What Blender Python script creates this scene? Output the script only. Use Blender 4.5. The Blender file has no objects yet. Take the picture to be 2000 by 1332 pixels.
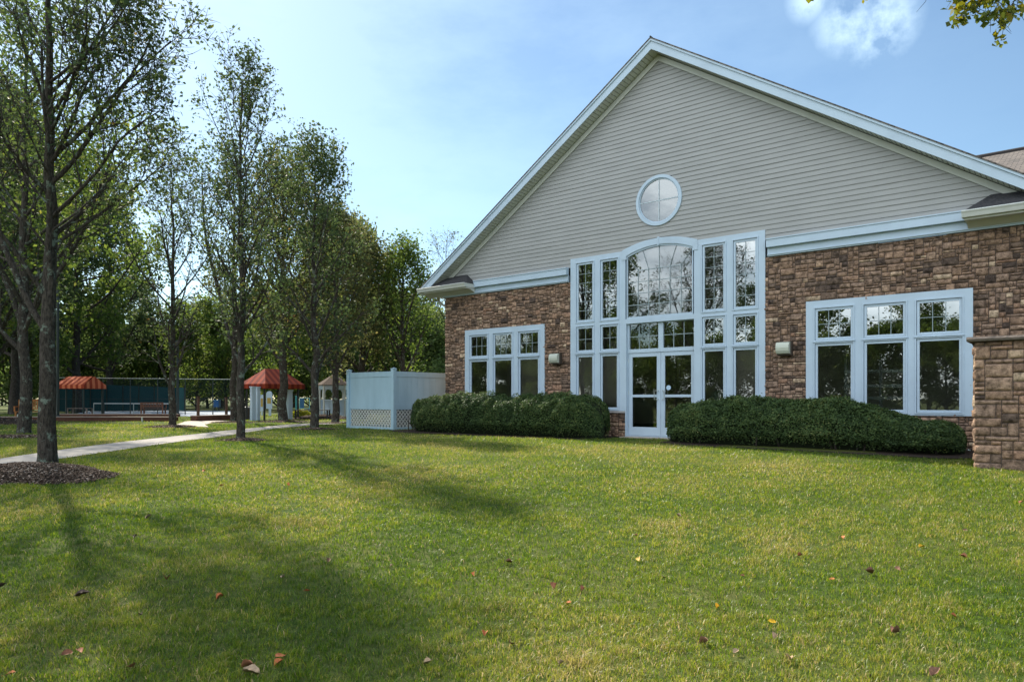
import bpy, math, random
import numpy as np
from mathutils import Vector, Matrix, noise as mnoise
R_ = math.radians
SC = bpy.context.scene
COL = SC.collection
# ------------------------------------------------------------------ camera
TH, FPX, YH = 0.6881, 1382.7, 779.8          # yaw, focal length and horizon row for a 2000 px wide frame
CAM = np.array([8.724, -16.635, 0.969])
FW = np.array([-math.sin(TH), math.cos(TH), 0.0]); RT = np.array([math.cos(TH), math.sin(TH), 0.0])
cd = bpy.data.cameras.new('camera'); cam = bpy.data.objects.new('camera', cd); COL.objects.link(cam)
cam.location = CAM; cam.rotation_euler = (R_(90), 0, TH)
cd.sensor_width = 36; cd.lens = FPX / 2000 * 36; cd.shift_y = (YH - 666) / 2000
cd.clip_start = 0.05; cd.clip_end = 3000
SC.camera = cam
# ------------------------------------------------------------------ world + sun
SUN_AZ = R_(74.6)      # left of +y
SUN_EL = R_(41)
sdir = Vector((-math.sin(SUN_AZ) * math.cos(SUN_EL), math.cos(SUN_AZ) * math.cos(SUN_EL), math.sin(SUN_EL)))
SC.view_settings.view_transform = 'Standard'; SC.view_settings.look = 'None'
SC.view_settings.gamma = 1.0; SC.view_settings.use_curve_mapping = False
SC.view_settings.exposure = 1.25
W = bpy.data.worlds.new('World'); SC.world = W; W.use_nodes = True
nt = W.node_tree; nt.nodes.clear()
def N(t, typ, **kw):
    n = t.nodes.new(typ)
    for k, v in kw.items(): setattr(n, k, v)
    return n
wo = N(nt, 'ShaderNodeOutputWorld'); bg = N(nt, 'ShaderNodeBackground'); bg.inputs[1].default_value = 0.074
sky = N(nt, 'ShaderNodeTexSky', sky_type='NISHITA'); sky.sun_disc = False
sky.sun_elevation = SUN_EL; sky.sun_rotation = -SUN_AZ; sky.air_density = 1.0; sky.dust_density = .35; sky.ozone_density = 1.3
tc = N(nt, 'ShaderNodeTexCoord')
mp = N(nt, 'ShaderNodeMapping'); mp.inputs['Scale'].default_value = (1, 1, 2.6)
nz = N(nt, 'ShaderNodeTexNoise'); nz.inputs['Scale'].default_value = 3.2; nz.inputs['Detail'].default_value = 9; nz.inputs['Roughness'].default_value = .62
rp = N(nt, 'ShaderNodeValToRGB'); rp.color_ramp.elements[0].position = .36; rp.color_ramp.elements[1].position = .58
nt.links.new(tc.outputs['Generated'], mp.inputs[0]); nt.links.new(mp.outputs[0], nz.inputs[0]); nt.links.new(nz.outputs[0], rp.inputs[0])
def ray(u, v):
    d = FW + RT * (u - 1000) / FPX + np.array([0, 0, 1]) * (YH - v) / FPX
    return d / np.linalg.norm(d)
def blob(center, r0, r1):      # 1 inside r0, 0 outside r1 (chord distance on the sky sphere)
    vm = N(nt, 'ShaderNodeVectorMath', operation='DISTANCE'); vm.inputs[1].default_value = tuple(center)
    nt.links.new(tc.outputs['Generated'], vm.inputs[0])
    mr = N(nt, 'ShaderNodeMapRange'); mr.interpolation_type = 'SMOOTHSTEP'
    mr.inputs[1].default_value = r0; mr.inputs[2].default_value = r1; mr.inputs[3].default_value = 1; mr.inputs[4].default_value = 0
    nt.links.new(vm.outputs['Value'], mr.inputs[0]); return mr.outputs[0]
def M2(op, a, b):
    m = N(nt, 'ShaderNodeMath', operation=op)
    for i, x in enumerate((a, b)):
        if isinstance(x, (int, float)): m.inputs[i].default_value = x
        else: nt.links.new(x, m.inputs[i])
    return m.outputs[0]
nz2 = N(nt, 'ShaderNodeTexNoise'); nz2.inputs['Scale'].default_value = 13; nz2.inputs['Detail'].default_value = 8; nz2.inputs['Roughness'].default_value = .6
nt.links.new(tc.outputs['Generated'], nz2.inputs[0])
rp2 = N(nt, 'ShaderNodeMapRange'); rp2.inputs[1].default_value = .40; rp2.inputs[2].default_value = .56
nt.links.new(nz2.outputs[0], rp2.inputs[0])
b1 = blob(ray(1712, 48), .012, .058); b2 = blob(ray(1580, 0), .0, .036); b3 = blob(ray(1650, 45), .0, .05)
bl = M2('MAXIMUM', M2('MAXIMUM', b1, b2), b3)
single = M2('MULTIPLY', bl, rp2.outputs[0])
behind = blob((0.05, -1, .45), .55, 1.25)           # added cloud behind the camera, made bright to fill the shaded front
cl = M2('MULTIPLY', single, .60)
clb = M2('MULTIPLY', M2('MULTIPLY', rp.outputs[0], behind), .85)
veil = blob(tuple(sdir), .1, 1.25)
cl = M2('MAXIMUM', cl, M2('MULTIPLY', M2('MULTIPLY', veil, rp.outputs[0]), .22))
mx = N(nt, 'ShaderNodeMix', data_type='RGBA')
mx.inputs[7].default_value = (7.4, 8.6, 9.8, 1)
nt.links.new(cl, mx.inputs[0]); nt.links.new(sky.outputs[0], mx.inputs[6]); 
tint = N(nt, 'ShaderNodeMix', data_type='RGBA', blend_type='MULTIPLY'); tint.inputs[0].default_value = 1; tint.inputs[7].default_value = (.90, .995, .985, 1)
nt.links.new(mx.outputs[2], tint.inputs[6])
mxb = N(nt, 'ShaderNodeMix', data_type='RGBA'); mxb.inputs[7].default_value = (19.5, 21, 22, 1)
nt.links.new(clb, mxb.inputs[0]); nt.links.new(tint.outputs[2], mxb.inputs[6]); nt.links.new(mxb.outputs[2], bg.inputs[0]); nt.links.new(bg.outputs[0], wo.inputs[0])
sl = bpy.data.lights.new('sun', 'SUN'); sl.energy = 3.8; sl.angle = R_(1.1); sl.color = (1, .92, .78)
so = bpy.data.objects.new('sun', sl); COL.objects.link(so)
so.rotation_euler = sdir.to_track_quat('Z', 'Y').to_euler(); so.location = (0, 0, 60)

rng = np.random.default_rng(7)
# ------------------------------------------------------------------ helpers
def sm(u):
    u = np.clip(u, 0, 1); return u * u * (3 - 2 * u)
def gz(x, y):
    d = np.hypot(np.asarray(x) - CAM[0], np.asarray(y) - CAM[1])
    return -.04 - .47 * sm((17 - d) / 14) + .012 * np.sin(np.asarray(x) * .9 + 1) * np.sin(np.asarray(y) * .7)
def at(u, v, Z):
    return CAM + FW * Z + RT * ((u - 1000) / FPX * Z) + np.array([0, 0, 1]) * ((YH - v) / FPX * Z)
def gnd(u, v):          # where the line of sight through a point of the photograph meets the lawn
    z = -.04
    for i in range(60):
        Z = FPX * (CAM[2] - z) / (v - YH); P = CAM + FW * Z + RT * ((u - 1000) / FPX * Z)
        z = .5 * z + .5 * float(gz(P[0], P[1]))
    return np.array([P[0], P[1], float(gz(P[0], P[1]))])
def depth(P): return float((np.asarray(P) - CAM) @ FW)

class MB:
    def __init__(s): s.v = []; s.f = []; s.mi = []; s.n = 0; s.att = []
    def add(s, verts, faces, mi=0, att=0.0):
        verts = [tuple(map(float, p)) for p in verts]
        b = s.n; s.v += verts; s.n += len(verts); s.att += [att] * len(verts)
        for f in faces: s.f.append(tuple(b + i for i in f)); s.mi.append(mi)
    def box(s, x0, x1, y0, y1, z0, z1, mi=0, att=0.0):
        x0, x1 = sorted((x0, x1)); y0, y1 = sorted((y0, y1)); z0, z1 = sorted((z0, z1))
        s.add([(x0, y0, z0), (x1, y0, z0), (x1, y1, z0), (x0, y1, z0), (x0, y0, z1), (x1, y0, z1), (x1, y1, z1), (x0, y1, z1)],
              [(3, 2, 1, 0), (4, 5, 6, 7), (0, 1, 5, 4), (1, 2, 6, 5), (2, 3, 7, 6), (3, 0, 4, 7)], mi, att)
    def bar(s, a, b, w, h, mi=0, up=(0, 0, 1)):     # rectangular bar from a to b
        a = Vector(a); b = Vector(b); d = (b - a).normalized(); u = Vector(up)
        sd = d.cross(u)
        if sd.length < 1e-4: sd = d.cross(Vector((1, 0, 0)))
        sd.normalize(); u = sd.cross(d).normalized(); sd *= w / 2; u *= h / 2
        P = [a - sd - u, a + sd - u, a + sd + u, a - sd + u, b - sd - u, b + sd - u, b + sd + u, b - sd + u]
        s.add(P, [(0, 1, 2, 3), (7, 6, 5, 4), (0, 4, 5, 1), (1, 5, 6, 2), (2, 6, 7, 3), (3, 7, 4, 0)], mi)
    def tube(s, pts, rad, n=8, mi=0, cap=True):
        pts = [Vector(p) for p in pts]; m = len(pts); V = []; F = []
        ref = Vector((0.13, 0.97, .2))
        for i, p in enumerate(pts):
            d = (pts[min(i + 1, m - 1)] - pts[max(i - 1, 0)])
            d = d.normalized() if d.length > 1e-9 else Vector((0, 0, 1))
            a = d.cross(ref)
            if a.length < .05: a = d.cross(Vector((1, 0, 0)))
            a.normalize(); b = d.cross(a)
            r = rad[i] if hasattr(rad, '__len__') else rad
            for k in range(n):
                t = 2 * math.pi * k / n; V.append(p + a * (math.cos(t) * r) + b * (math.sin(t) * r))
        for i in range(m - 1):
            for k in range(n):
                k2 = (k + 1) % n; F.append((i * n + k, i * n + k2, (i + 1) * n + k2, (i + 1) * n + k))
        if cap: F.append(tuple(range(n))[::-1]); F.append(tuple((m - 1) * n + k for k in range(n)))
        s.add(V, F, mi)
    def prism(s, poly, a0, a1, axis='y', mi=0, att=0.0):   # polygon (2-D) extruded along an axis
        def P(u, v, a): return (u, a, v) if axis == 'y' else ((a, u, v) if axis == 'x' else (u, v, a))
        n = len(poly)
        V = [P(u, v, a0) for u, v in poly] + [P(u, v, a1) for u, v in poly]
        s.add(V, [tuple(range(n)), tuple(range(2 * n - 1, n - 1, -1))] + [(i, i + n, (i + 1) % n + n, (i + 1) % n) for i in range(n)], mi, att)
    def build(s, name, mats, parent=None, smooth=False, loc=None):
        me = bpy.data.meshes.new(name); me.from_pydata(s.v, [], s.f)
        if not isinstance(mats, (list, tuple)): mats = [mats]
        for m in mats: me.materials.append(m)
        me.polygons.foreach_set('material_index', s.mi)
        if smooth: me.polygons.foreach_set('use_smooth', [True] * len(s.f))
        a = me.attributes.new('rnd', 'FLOAT', 'POINT'); a.data.foreach_set('value', s.att)
        me.update()
        o = bpy.data.objects.new(name, me); COL.objects.link(o)
        if loc is not None: o.location = loc
        if parent: o.parent = parent
        return o
def fixn(o):
    import bmesh
    bm = bmesh.new(); bm.from_mesh(o.data); bmesh.ops.recalc_face_normals(bm, faces=bm.faces); bm.to_mesh(o.data); bm.free(); return o
def npmesh(name, V, sizes, idx, rnd, mats, parent=None, smooth=False, mi=None):
    me = bpy.data.meshes.new(name)
    V = np.ascontiguousarray(V, dtype=np.float32); idx = np.ascontiguousarray(idx, dtype=np.int32); sizes = np.ascontiguousarray(sizes, dtype=np.int32)
    me.vertices.add(len(V)); me.vertices.foreach_set('co', V.ravel())
    me.loops.add(len(idx)); me.loops.foreach_set('vertex_index', idx)
    me.polygons.add(len(sizes)); st = np.zeros(len(sizes), np.int32); st[1:] = np.cumsum(sizes)[:-1]
    me.polygons.foreach_set('loop_start', st); me.polygons.foreach_set('loop_total', sizes)
    if smooth: me.polygons.foreach_set('use_smooth', np.ones(len(sizes), bool))
    a = me.attributes.new('rnd', 'FLOAT', 'POINT'); a.data.foreach_set('value', np.ascontiguousarray(rnd, np.float32))
    if not isinstance(mats, (list, tuple)): mats = [mats]
    for m in mats: me.materials.append(m)
    me.update(calc_edges=True)
    o = bpy.data.objects.new(name, me); COL.objects.link(o)
    if parent: o.parent = parent
    return o
def thing(name, label, cat, loc=(0, 0, 0), rz=0, group=None, kind=None):
    o = bpy.data.objects.new(name, None); COL.objects.link(o); o.location = loc; o.rotation_euler = (0, 0, rz); o.empty_display_size = .2
    return tag(o, label, cat, group, kind)
def tag(o, label=None, cat=None, group=None, kind=None):
    for k, v in (('label', label), ('category', cat), ('group', group), ('kind', kind)):
        if v: o[k] = v
    return o
def dup(root, loc, rz, label, sc=1.0):
    r = root.copy(); COL.objects.link(r); r.location = loc; r.rotation_euler = (0, 0, rz); r.scale = (sc, sc, sc) if not hasattr(sc, '__len__') else sc
    r['label'] = label
    for ch in root.children:
        c = ch.copy(); COL.objects.link(c); c.parent = r
        for g in ch.children:
            d = g.copy(); COL.objects.link(d); d.parent = c
    return r
# ------------------------------------------------------------------ materials
def mat(name, col, rough=.6, spec=.5, metal=0.0, noise=None, bump=None, trans=0.0):
    m = bpy.data.materials.new(name); m.use_nodes = True; t = m.node_tree; b = t.nodes['Principled BSDF']
    b.inputs['Base Color'].default_value = (*col, 1); b.inputs['Roughness'].default_value = rough
    b.inputs['Specular IOR Level'].default_value = spec; b.inputs['Metallic'].default_value = metal
    if noise:       # (scale, other colour, low, high, stretch)
        tc = N(t, 'ShaderNodeTexCoord'); mp = N(t, 'ShaderNodeMapping'); mp.inputs['Scale'].default_value = noise[4] if len(noise) > 4 else (1, 1, 1)
        nz = N(t, 'ShaderNodeTexNoise'); nz.inputs['Scale'].default_value = noise[0]; nz.inputs['Detail'].default_value = 6; nz.inputs['Roughness'].default_value = .6
        mr = N(t, 'ShaderNodeMapRange'); mr.inputs[1].default_value = noise[2]; mr.inputs[2].default_value = noise[3]
        mx = N(t, 'ShaderNodeMix', data_type='RGBA'); mx.inputs[6].default_value = (*col, 1); mx.inputs[7].default_value = (*noise[1], 1)
        L = t.links.new; L(tc.outputs['Object'], mp.inputs[0]); L(mp.outputs[0], nz.inputs[0]); L(nz.outputs[0], mr.inputs[0]); L(mr.outputs[0], mx.inputs[0]); L(mx.outputs[2], b.inputs['Base Color'])
    if bump:        # (scale, strength, distance, stretch)
        tc = N(t, 'ShaderNodeTexCoord'); mp = N(t, 'ShaderNodeMapping'); mp.inputs['Scale'].default_value = bump[3] if len(bump) > 3 else (1, 1, 1)
        nz = N(t, 'ShaderNodeTexNoise'); nz.inputs['Scale'].default_value = bump[0]; nz.inputs['Detail'].default_value = 5
        bp = N(t, 'ShaderNodeBump'); bp.inputs['Strength'].default_value = bump[1]; bp.inputs['Distance'].default_value = bump[2]
        L = t.links.new; L(tc.outputs['Object'], mp.inputs[0]); L(mp.outputs[0], nz.inputs[0]); L(nz.outputs[0], bp.inputs['Height']); L(bp.outputs[0], b.inputs['Normal'])
    return m
def leafmat(name, stops, transl=.35, rough=.62, spec=.16):
    m = bpy.data.materials.new(name); m.use_nodes = True; t = m.node_tree; b = t.nodes['Principled BSDF']; out = t.nodes['Material Output']; L = t.links.new
    at_ = N(t, 'ShaderNodeAttribute'); at_.attribute_name = 'rnd'
    cr = N(t, 'ShaderNodeValToRGB'); e = cr.color_ramp.elements
    e[0].position = stops[0][0]; e[0].color = (*stops[0][1], 1); e[1].position = stops[-1][0]; e[1].color = (*stops[-1][1], 1)
    for p, c in stops[1:-1]: k = e.new(p); k.color = (*c, 1)
    L(at_.outputs['Fac'], cr.inputs[0]); L(cr.outputs[0], b.inputs['Base Color'])
    b.inputs['Roughness'].default_value = rough; b.inputs['Specular IOR Level'].default_value = spec
    tr = N(t, 'ShaderNodeBsdfTranslucent'); hs = N(t, 'ShaderNodeHueSaturation'); hs.inputs['Hue'].default_value = .485; hs.inputs['Saturation'].default_value = 1.1; hs.inputs['Value'].default_value = 1.9
    L(cr.outputs[0], hs.inputs['Color']); L(hs.outputs[0], tr.inputs[0])
    mx = N(t, 'ShaderNodeMixShader'); mx.inputs[0].default_value = transl
    L(b.outputs[0], mx.inputs[1]); L(tr.outputs[0], mx.inputs[2]); L(mx.outputs[0], out.inputs[0])
    return m
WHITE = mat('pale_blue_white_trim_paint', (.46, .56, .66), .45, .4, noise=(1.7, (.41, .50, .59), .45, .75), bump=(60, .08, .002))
WHITE2 = mat('cream_white_vinyl', (.57, .575, .535), .5, .35, noise=(3, (.50, .505, .465), .45, .75))
SIDING = mat('beige_vinyl_siding', (.335, .332, .322), .55, .35, noise=(1.1, (.30, .298, .288), .4, .7, (1, 1, 3)), bump=(25, .12, .004, (.25, 1, 6)))
DARK = mat('dark_metal', (.012, .014, .015), .45, .5)
MORTAR = mat('mortar', (.12, .09, .075), .95, .1, noise=(14, (.045, .035, .03), .4, .7))
BLACKIN = mat('attic_dark', (.02, .02, .022), .9, .1)

def stonemat(name, gain=1.0):
    m = bpy.data.materials.new(name); m.use_nodes = True; t = m.node_tree; b = t.nodes['Principled BSDF']; L = t.links.new
    a = N(t, 'ShaderNodeAttribute'); a.attribute_name = 'rnd'
    cr = N(t, 'ShaderNodeValToRGB'); e = cr.color_ramp.elements
    pal = [(0, (.060, .042, .034)), (.10, (.105, .072, .054)), (.26, (.155, .099, .069)), (.45, (.195, .124, .084)), (.6, (.170, .113, .083)), (.75, (.230, .152, .106)), (.88, (.205, .118, .078)), (1, (.33, .24, .165))]
    pal = [(p, tuple(min(1, x * gain) for x in c)) for p, c in pal]
    e[0].color = (*pal[0][1], 1); e[1].color = (*pal[-1][1], 1)
    for p, c in pal[1:-1]: k = e.new(p); k.color = (*c, 1)
    L(a.outputs['Fac'], cr.inputs[0])
    tc = N(t, 'ShaderNodeTexCoord')
    n1 = N(t, 'ShaderNodeTexNoise'); n1.inputs['Scale'].default_value = 11; n1.inputs['Detail'].default_value = 8; n1.inputs['Roughness'].default_value = .7
    mr = N(t, 'ShaderNodeMapRange'); mr.inputs[1].default_value = .36; mr.inputs[2].default_value = .62; mr.inputs[3].default_value = .30; mr.inputs[4].default_value = 1.28
    mx = N(t, 'ShaderNodeVectorMath', operation='SCALE')
    L(tc.outputs['Object'], n1.inputs[0]); L(n1.outputs[0], mr.inputs[0]); L(cr.outputs[0], mx.inputs[0]); L(mr.outputs[0], mx.inputs['Scale'])
    L(mx.outputs[0], b.inputs['Base Color']); b.inputs['Roughness'].default_value = .9; b.inputs['Specular IOR Level'].default_value = .2
    n2 = N(t, 'ShaderNodeTexNoise'); n2.inputs['Scale'].default_value = 34; n2.inputs['Detail'].default_value = 8; n2.inputs['Roughness'].default_value = .7
    bp = N(t, 'ShaderNodeBump'); bp.inputs['Strength'].default_value = .9; bp.inputs['Distance'].default_value = .035
    L(tc.outputs['Object'], n2.inputs[0]); L(n2.outputs[0], bp.inputs['Height']); L(bp.outputs[0], b.inputs['Normal'])
    return m
STONE = stonemat('brown_ashlar_stone', 1.8); STONE2 = stonemat('tan_ashlar_stone', 1.8)

def glassmat(name, tint=(.75, .8, .78), refl=2.0, rough=0.0):
    m = bpy.data.materials.new(name); m.use_nodes = True; t = m.node_tree; t.nodes.clear(); L = t.links.new
    o = N(t, 'ShaderNodeOutputMaterial'); tr = N(t, 'ShaderNodeBsdfTransparent'); gl = N(t, 'ShaderNodeBsdfGlossy'); mx = N(t, 'ShaderNodeMixShader'); fr = N(t, 'ShaderNodeFresnel')
    tr.inputs[0].default_value = (*tint, 1); gl.inputs['Roughness'].default_value = rough; gl.inputs[0].default_value = (.92, .95, .95, 1); fr.inputs[0].default_value = refl
    tc = N(t, 'ShaderNodeTexCoord'); nz = N(t, 'ShaderNodeTexNoise'); nz.inputs['Scale'].default_value = 2.2; nz.inputs['Detail'].default_value = 1
    bp = N(t, 'ShaderNodeBump'); bp.inputs['Strength'].default_value = .03; bp.inputs['Distance'].default_value = .02
    L(tc.outputs['Object'], nz.inputs[0]); L(nz.outputs[0], bp.inputs['Height']); L(bp.outputs[0], gl.inputs['Normal'])
    L(fr.outputs[0], mx.inputs[0]); L(tr.outputs[0], mx.inputs[1]); L(gl.outputs[0], mx.inputs[2]); L(mx.outputs[0], o.inputs[0]); return m
GLASS = glassmat('window_glass', (.82, .86, .83), 2.7)
GLASSB = glassmat('coated_window_glass', (.6, .65, .62), 3.5)
MUNT = mat('between_glass_grille', (.26, .32, .34), .5)
SHADE = mat('grey_brown_roller_shade', (.60, .54, .50), .85, .1, noise=(.8, (.48, .43, .40), .4, .7))
GLASSR = glassmat('round_window_glass', (.5, .55, .55), 2.7)

def barkmat(name, c1, c2, lichen=.0):
    m = bpy.data.materials.new(name); m.use_nodes = True; t = m.node_tree; b = t.nodes['Principled BSDF']; L = t.links.new
    tc = N(t, 'ShaderNodeTexCoord'); mp = N(t, 'ShaderNodeMapping'); mp.inputs['Scale'].default_value = (1, 1, .28)
    n1 = N(t, 'ShaderNodeTexNoise'); n1.inputs['Scale'].default_value = 34; n1.inputs['Detail'].default_value = 7; n1.inputs['Roughness'].default_value = .65
    mr = N(t, 'ShaderNodeMapRange'); mr.inputs[1].default_value = .35; mr.inputs[2].default_value = .68
    mx = N(t, 'ShaderNodeMix', data_type='RGBA'); mx.inputs[6].default_value = (*c1, 1); mx.inputs[7].default_value = (*c2, 1)
    L(tc.outputs['Object'], mp.inputs[0]); L(mp.outputs[0], n1.inputs[0]); L(n1.outputs[0], mr.inputs[0]); L(mr.outputs[0], mx.inputs[0])
    n2 = N(t, 'ShaderNodeTexNoise'); n2.inputs['Scale'].default_value = 5.5; n2.inputs['Detail'].default_value = 6; n2.inputs['Roughness'].default_value = .7
    m2 = N(t, 'ShaderNodeMapRange'); m2.inputs[1].default_value = .555; m2.inputs[2].default_value = .61; m2.inputs[4].default_value = lichen
    x2 = N(t, 'ShaderNodeMix', data_type='RGBA'); x2.inputs[7].default_value = (.20, .24, .19, 1)
    L(tc.outputs['Object'], n2.inputs[0]); L(n2.outputs[0], m2.inputs[0]); L(m2.outputs[0], x2.inputs[0]); L(mx.outputs[2], x2.inputs[6]); L(x2.outputs[2], b.inputs['Base Color'])
    b.inputs['Roughness'].default_value = .95; b.inputs['Specular IOR Level'].default_value = .15
    bp = N(t, 'ShaderNodeBump'); bp.inputs['Strength'].default_value = 1.0; bp.inputs['Distance'].default_value = .06
    L(n1.outputs[0], bp.inputs['Height']); L(bp.outputs[0], b.inputs['Normal']); return m
BARK = barkmat('pear_bark', (.026, .022, .018), (.115, .096, .078), .9)
BARKD = barkmat('dark_bark', (.03, .025, .021), (.085, .07, .06), .2)
LEAF_A = leafmat('pear_leaf', [(0, (.034, .056, .026)), (.45, (.056, .086, .034)), (.75, (.085, .115, .036)), (.93, (.15, .155, .04)), (1, (.20, .11, .035))], .38)
LEAF_B = leafmat('bronze_leaf', [(0, (.050, .066, .030)), (.4, (.084, .098, .038)), (.75, (.125, .127, .045)), (1, (.17, .12, .05))], .56)
LEAF_C = leafmat('bright_leaf', [(0, (.045, .080, .022)), (.5, (.08, .125, .030)), (.85, (.13, .165, .036)), (1, (.20, .19, .04))], .5)
LEAF_D = leafmat('dark_leaf', [(0, (.046, .075, .028)), (.5, (.085, .125, .040)), (1, (.14, .175, .05))], .52)
HEDGE = leafmat('holly_leaf', [(0, (.032, .058, .022)), (.45, (.066, .108, .036)), (.75, (.10, .145, .045)), (1, (.17, .19, .065))], .2, .55)
GRASS = leafmat('grass_blade', [(0, (.034, .076, .011)), (.3, (.090, .160, .016)), (.55, (.155, .198, .026)), (.8, (.225, .230, .048)), (.9, (.32, .27, .11)), (1, (.44, .35, .21))], .45, .4, .35)
YELLOWB = leafmat('golden_shrub_leaf', [(0, (.12, .16, .02)), (.5, (.26, .27, .03)), (1, (.4, .36, .04))], .3)

# ------------------------------------------------------------------ ground, paths
def groundmat():
    m = bpy.data.materials.new('lawn_soil_and_turf'); m.use_nodes = True; t = m.node_tree; b = t.nodes['Principled BSDF']; L = t.links.new
    tc = N(t, 'ShaderNodeTexCoord')
    n1 = N(t, 'ShaderNodeTexNoise'); n1.inputs['Scale'].default_value = .55; n1.inputs['Detail'].default_value = 5
    n2 = N(t, 'ShaderNodeTexNoise'); n2.inputs['Scale'].default_value = 14; n2.inputs['Detail'].default_value = 8; n2.inputs['Roughness'].default_value = .75
    L(tc.outputs['Object'], n1.inputs[0]); L(tc.outputs['Object'], n2.inputs[0])
    c1 = N(t, 'ShaderNodeValToRGB'); c1.color_ramp.elements[0].position = .35; c1.color_ramp.elements[0].color = (.055, .085, .018, 1); c1.color_ramp.elements[1].position = .68; c1.color_ramp.elements[1].color = (.12, .125, .04, 1)
    c2 = N(t, 'ShaderNodeValToRGB'); c2.color_ramp.elements[0].position = .3; c2.color_ramp.elements[0].color = (.45, .5, .4, 1); c2.color_ramp.elements[1].position = .75; c2.color_ramp.elements[1].color = (1.35, 1.3, 1.2, 1)
    mx = N(t, 'ShaderNodeMix', data_type='RGBA', blend_type='MULTIPLY'); mx.inputs[0].default_value = 1
    L(n1.outputs[0], c1.inputs[0]); L(n2.outputs[0], c2.inputs[0]); L(c1.outputs[0], mx.inputs[6]); L(c2.outputs[0], mx.inputs[7]); L(mx.outputs[2], b.inputs['Base Color'])
    b.inputs['Roughness'].default_value = .95; b.inputs['Specular IOR Level'].default_value = .1
    bp = N(t, 'ShaderNodeBump'); bp.inputs['Strength'].default_value = .6; bp.inputs['Distance'].default_value = .03; L(n2.outputs[0], bp.inputs['Height']); L(bp.outputs[0], b.inputs['Normal'])
    return m
def ground():
    rings = [0.0] + list(np.geomspace(.6, 40, 56)) + list(np.geomspace(48, 1500, 16)); n = 96
    V = [(CAM[0], CAM[1], float(gz(CAM[0], CAM[1])))]; F = []
    for r in rings[1:]:
        for k in range(n):
            x = CAM[0] + r * math.cos(2 * math.pi * k / n); y = CAM[1] + r * math.sin(2 * math.pi * k / n); V.append((x, y, float(gz(x, y))))
    for k in range(n): F.append((0, 1 + k, 1 + (k + 1) % n))
    for i in range(len(rings) - 2):
        for k in range(n): a = 1 + i * n; F.append((a + k, a + n + k, a + n + (k + 1) % n, a + (k + 1) % n))
    m = MB(); m.add(V, F); tag(m.build('lawn', groundmat(), smooth=True), 'wide mown lawn of yellowing green grass', None, None, 'structure')
ground()
def inpoly(P, poly):
    x, y = P[:, 0], P[:, 1]; c = np.zeros(len(P), bool); n = len(poly); j = n - 1
    for i in range(n):
        xi, yi = poly[i][:2]; xj, yj = poly[j][:2]
        c ^= ((yi > y) != (yj > y)) & (x < (xj - xi) * (y - yi) / (yj - yi + 1e-12) + xi); j = i
    return c
CONC = mat('pale_concrete', (.31, .285, .26), .85, .2, noise=(2.2, (.25, .23, .21), .4, .7), bump=(40, .3, .01))
CONCT = mat('tan_concrete', (.46, .39, .33), .85, .2, noise=(2.2, (.38, .32, .27), .4, .7), bump=(40, .3, .01))
far_e = [gnd(u, v)[:2] for u, v in ((-700, 992), (-300, 938), (0, 896.5), (110, 880.5), (250, 862.5), (330, 853.5), (400, 846.5), (482, 837.5), (540, 831.5), (620, 826.2), (672, 824.0))]
near_e = [gnd(u, v)[:2] for u, v in ((-700, 1060), (-300, 980), (0, 915.5), (110, 898), (250, 877.5), (330, 866), (400, 857), (482, 845), (540, 837), (620, 830), (672, 827.2))]
def ribbon(name, A, B, m, lift, seg=10, label=None):
    mb = MB(); Vt = []; F = []; Ls = []
    def res(P):
        out = []
        for i in range(len(P) - 1):
            for k in range(seg): out.append(np.array(P[i]) + (np.array(P[i + 1]) - np.array(P[i])) * k / seg)
        out.append(np.array(P[-1])); return out
    A2, B2 = res(A), res(B); w = 5
    for a, b in zip(A2, B2):
        for k in range(w):
            p = a + (b - a) * k / (w - 1); Vt.append((p[0], p[1], float(gz(*p)) + lift))
    for i in range(len(A2) - 1):
        for k in range(w - 1): F.append((i * w + k, i * w + k + 1, (i + 1) * w + k + 1, (i + 1) * w + k))
    mb.add(Vt, F); o = mb.build(name, m); tag(o, label, None, None, 'structure'); return o
fixn(ribbon('path', far_e, near_e, CONC, .012, label='pale concrete path curving across the lawn'))
PATHPOLY = far_e + near_e[::-1]
br = [gnd(u, v)[:2] for u, v in ((340, 831.5), (372, 834), (408, 834.2), (400, 830), (412, 826.5), (452, 823.2), (440, 822.2), (400, 822), (380, 822), (362, 823.5))]
mb = MB(); mb.add([(p[0], p[1], float(gz(*p)) + .014) for p in br], [tuple(range(len(br)))]); tag(fixn(mb.build('side_path', CONCT)), 'tan concrete spur beside the timber edging', None, None, 'structure')
BRPOLY = br
# bright court surface far left, beyond the timber edging
COURT = mat('pale_blue_court', (.36, .40, .46), .8, .2, noise=(.6, (.31, .36, .43), .4, .7))
cp = [gnd(u, v)[:2] for u, v in ((150, 808.6), (452, 815.5), (470, 803.3), (335, 802.2), (170, 803.5))]
mb = MB(); mb.add([(p[0], p[1], -.01) for p in cp], [tuple(range(len(cp)))]); tag(fixn(mb.build('court', COURT)), 'pale hard court beyond the timber edging', None, None, 'structure')
COURTPOLY = cp

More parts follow.
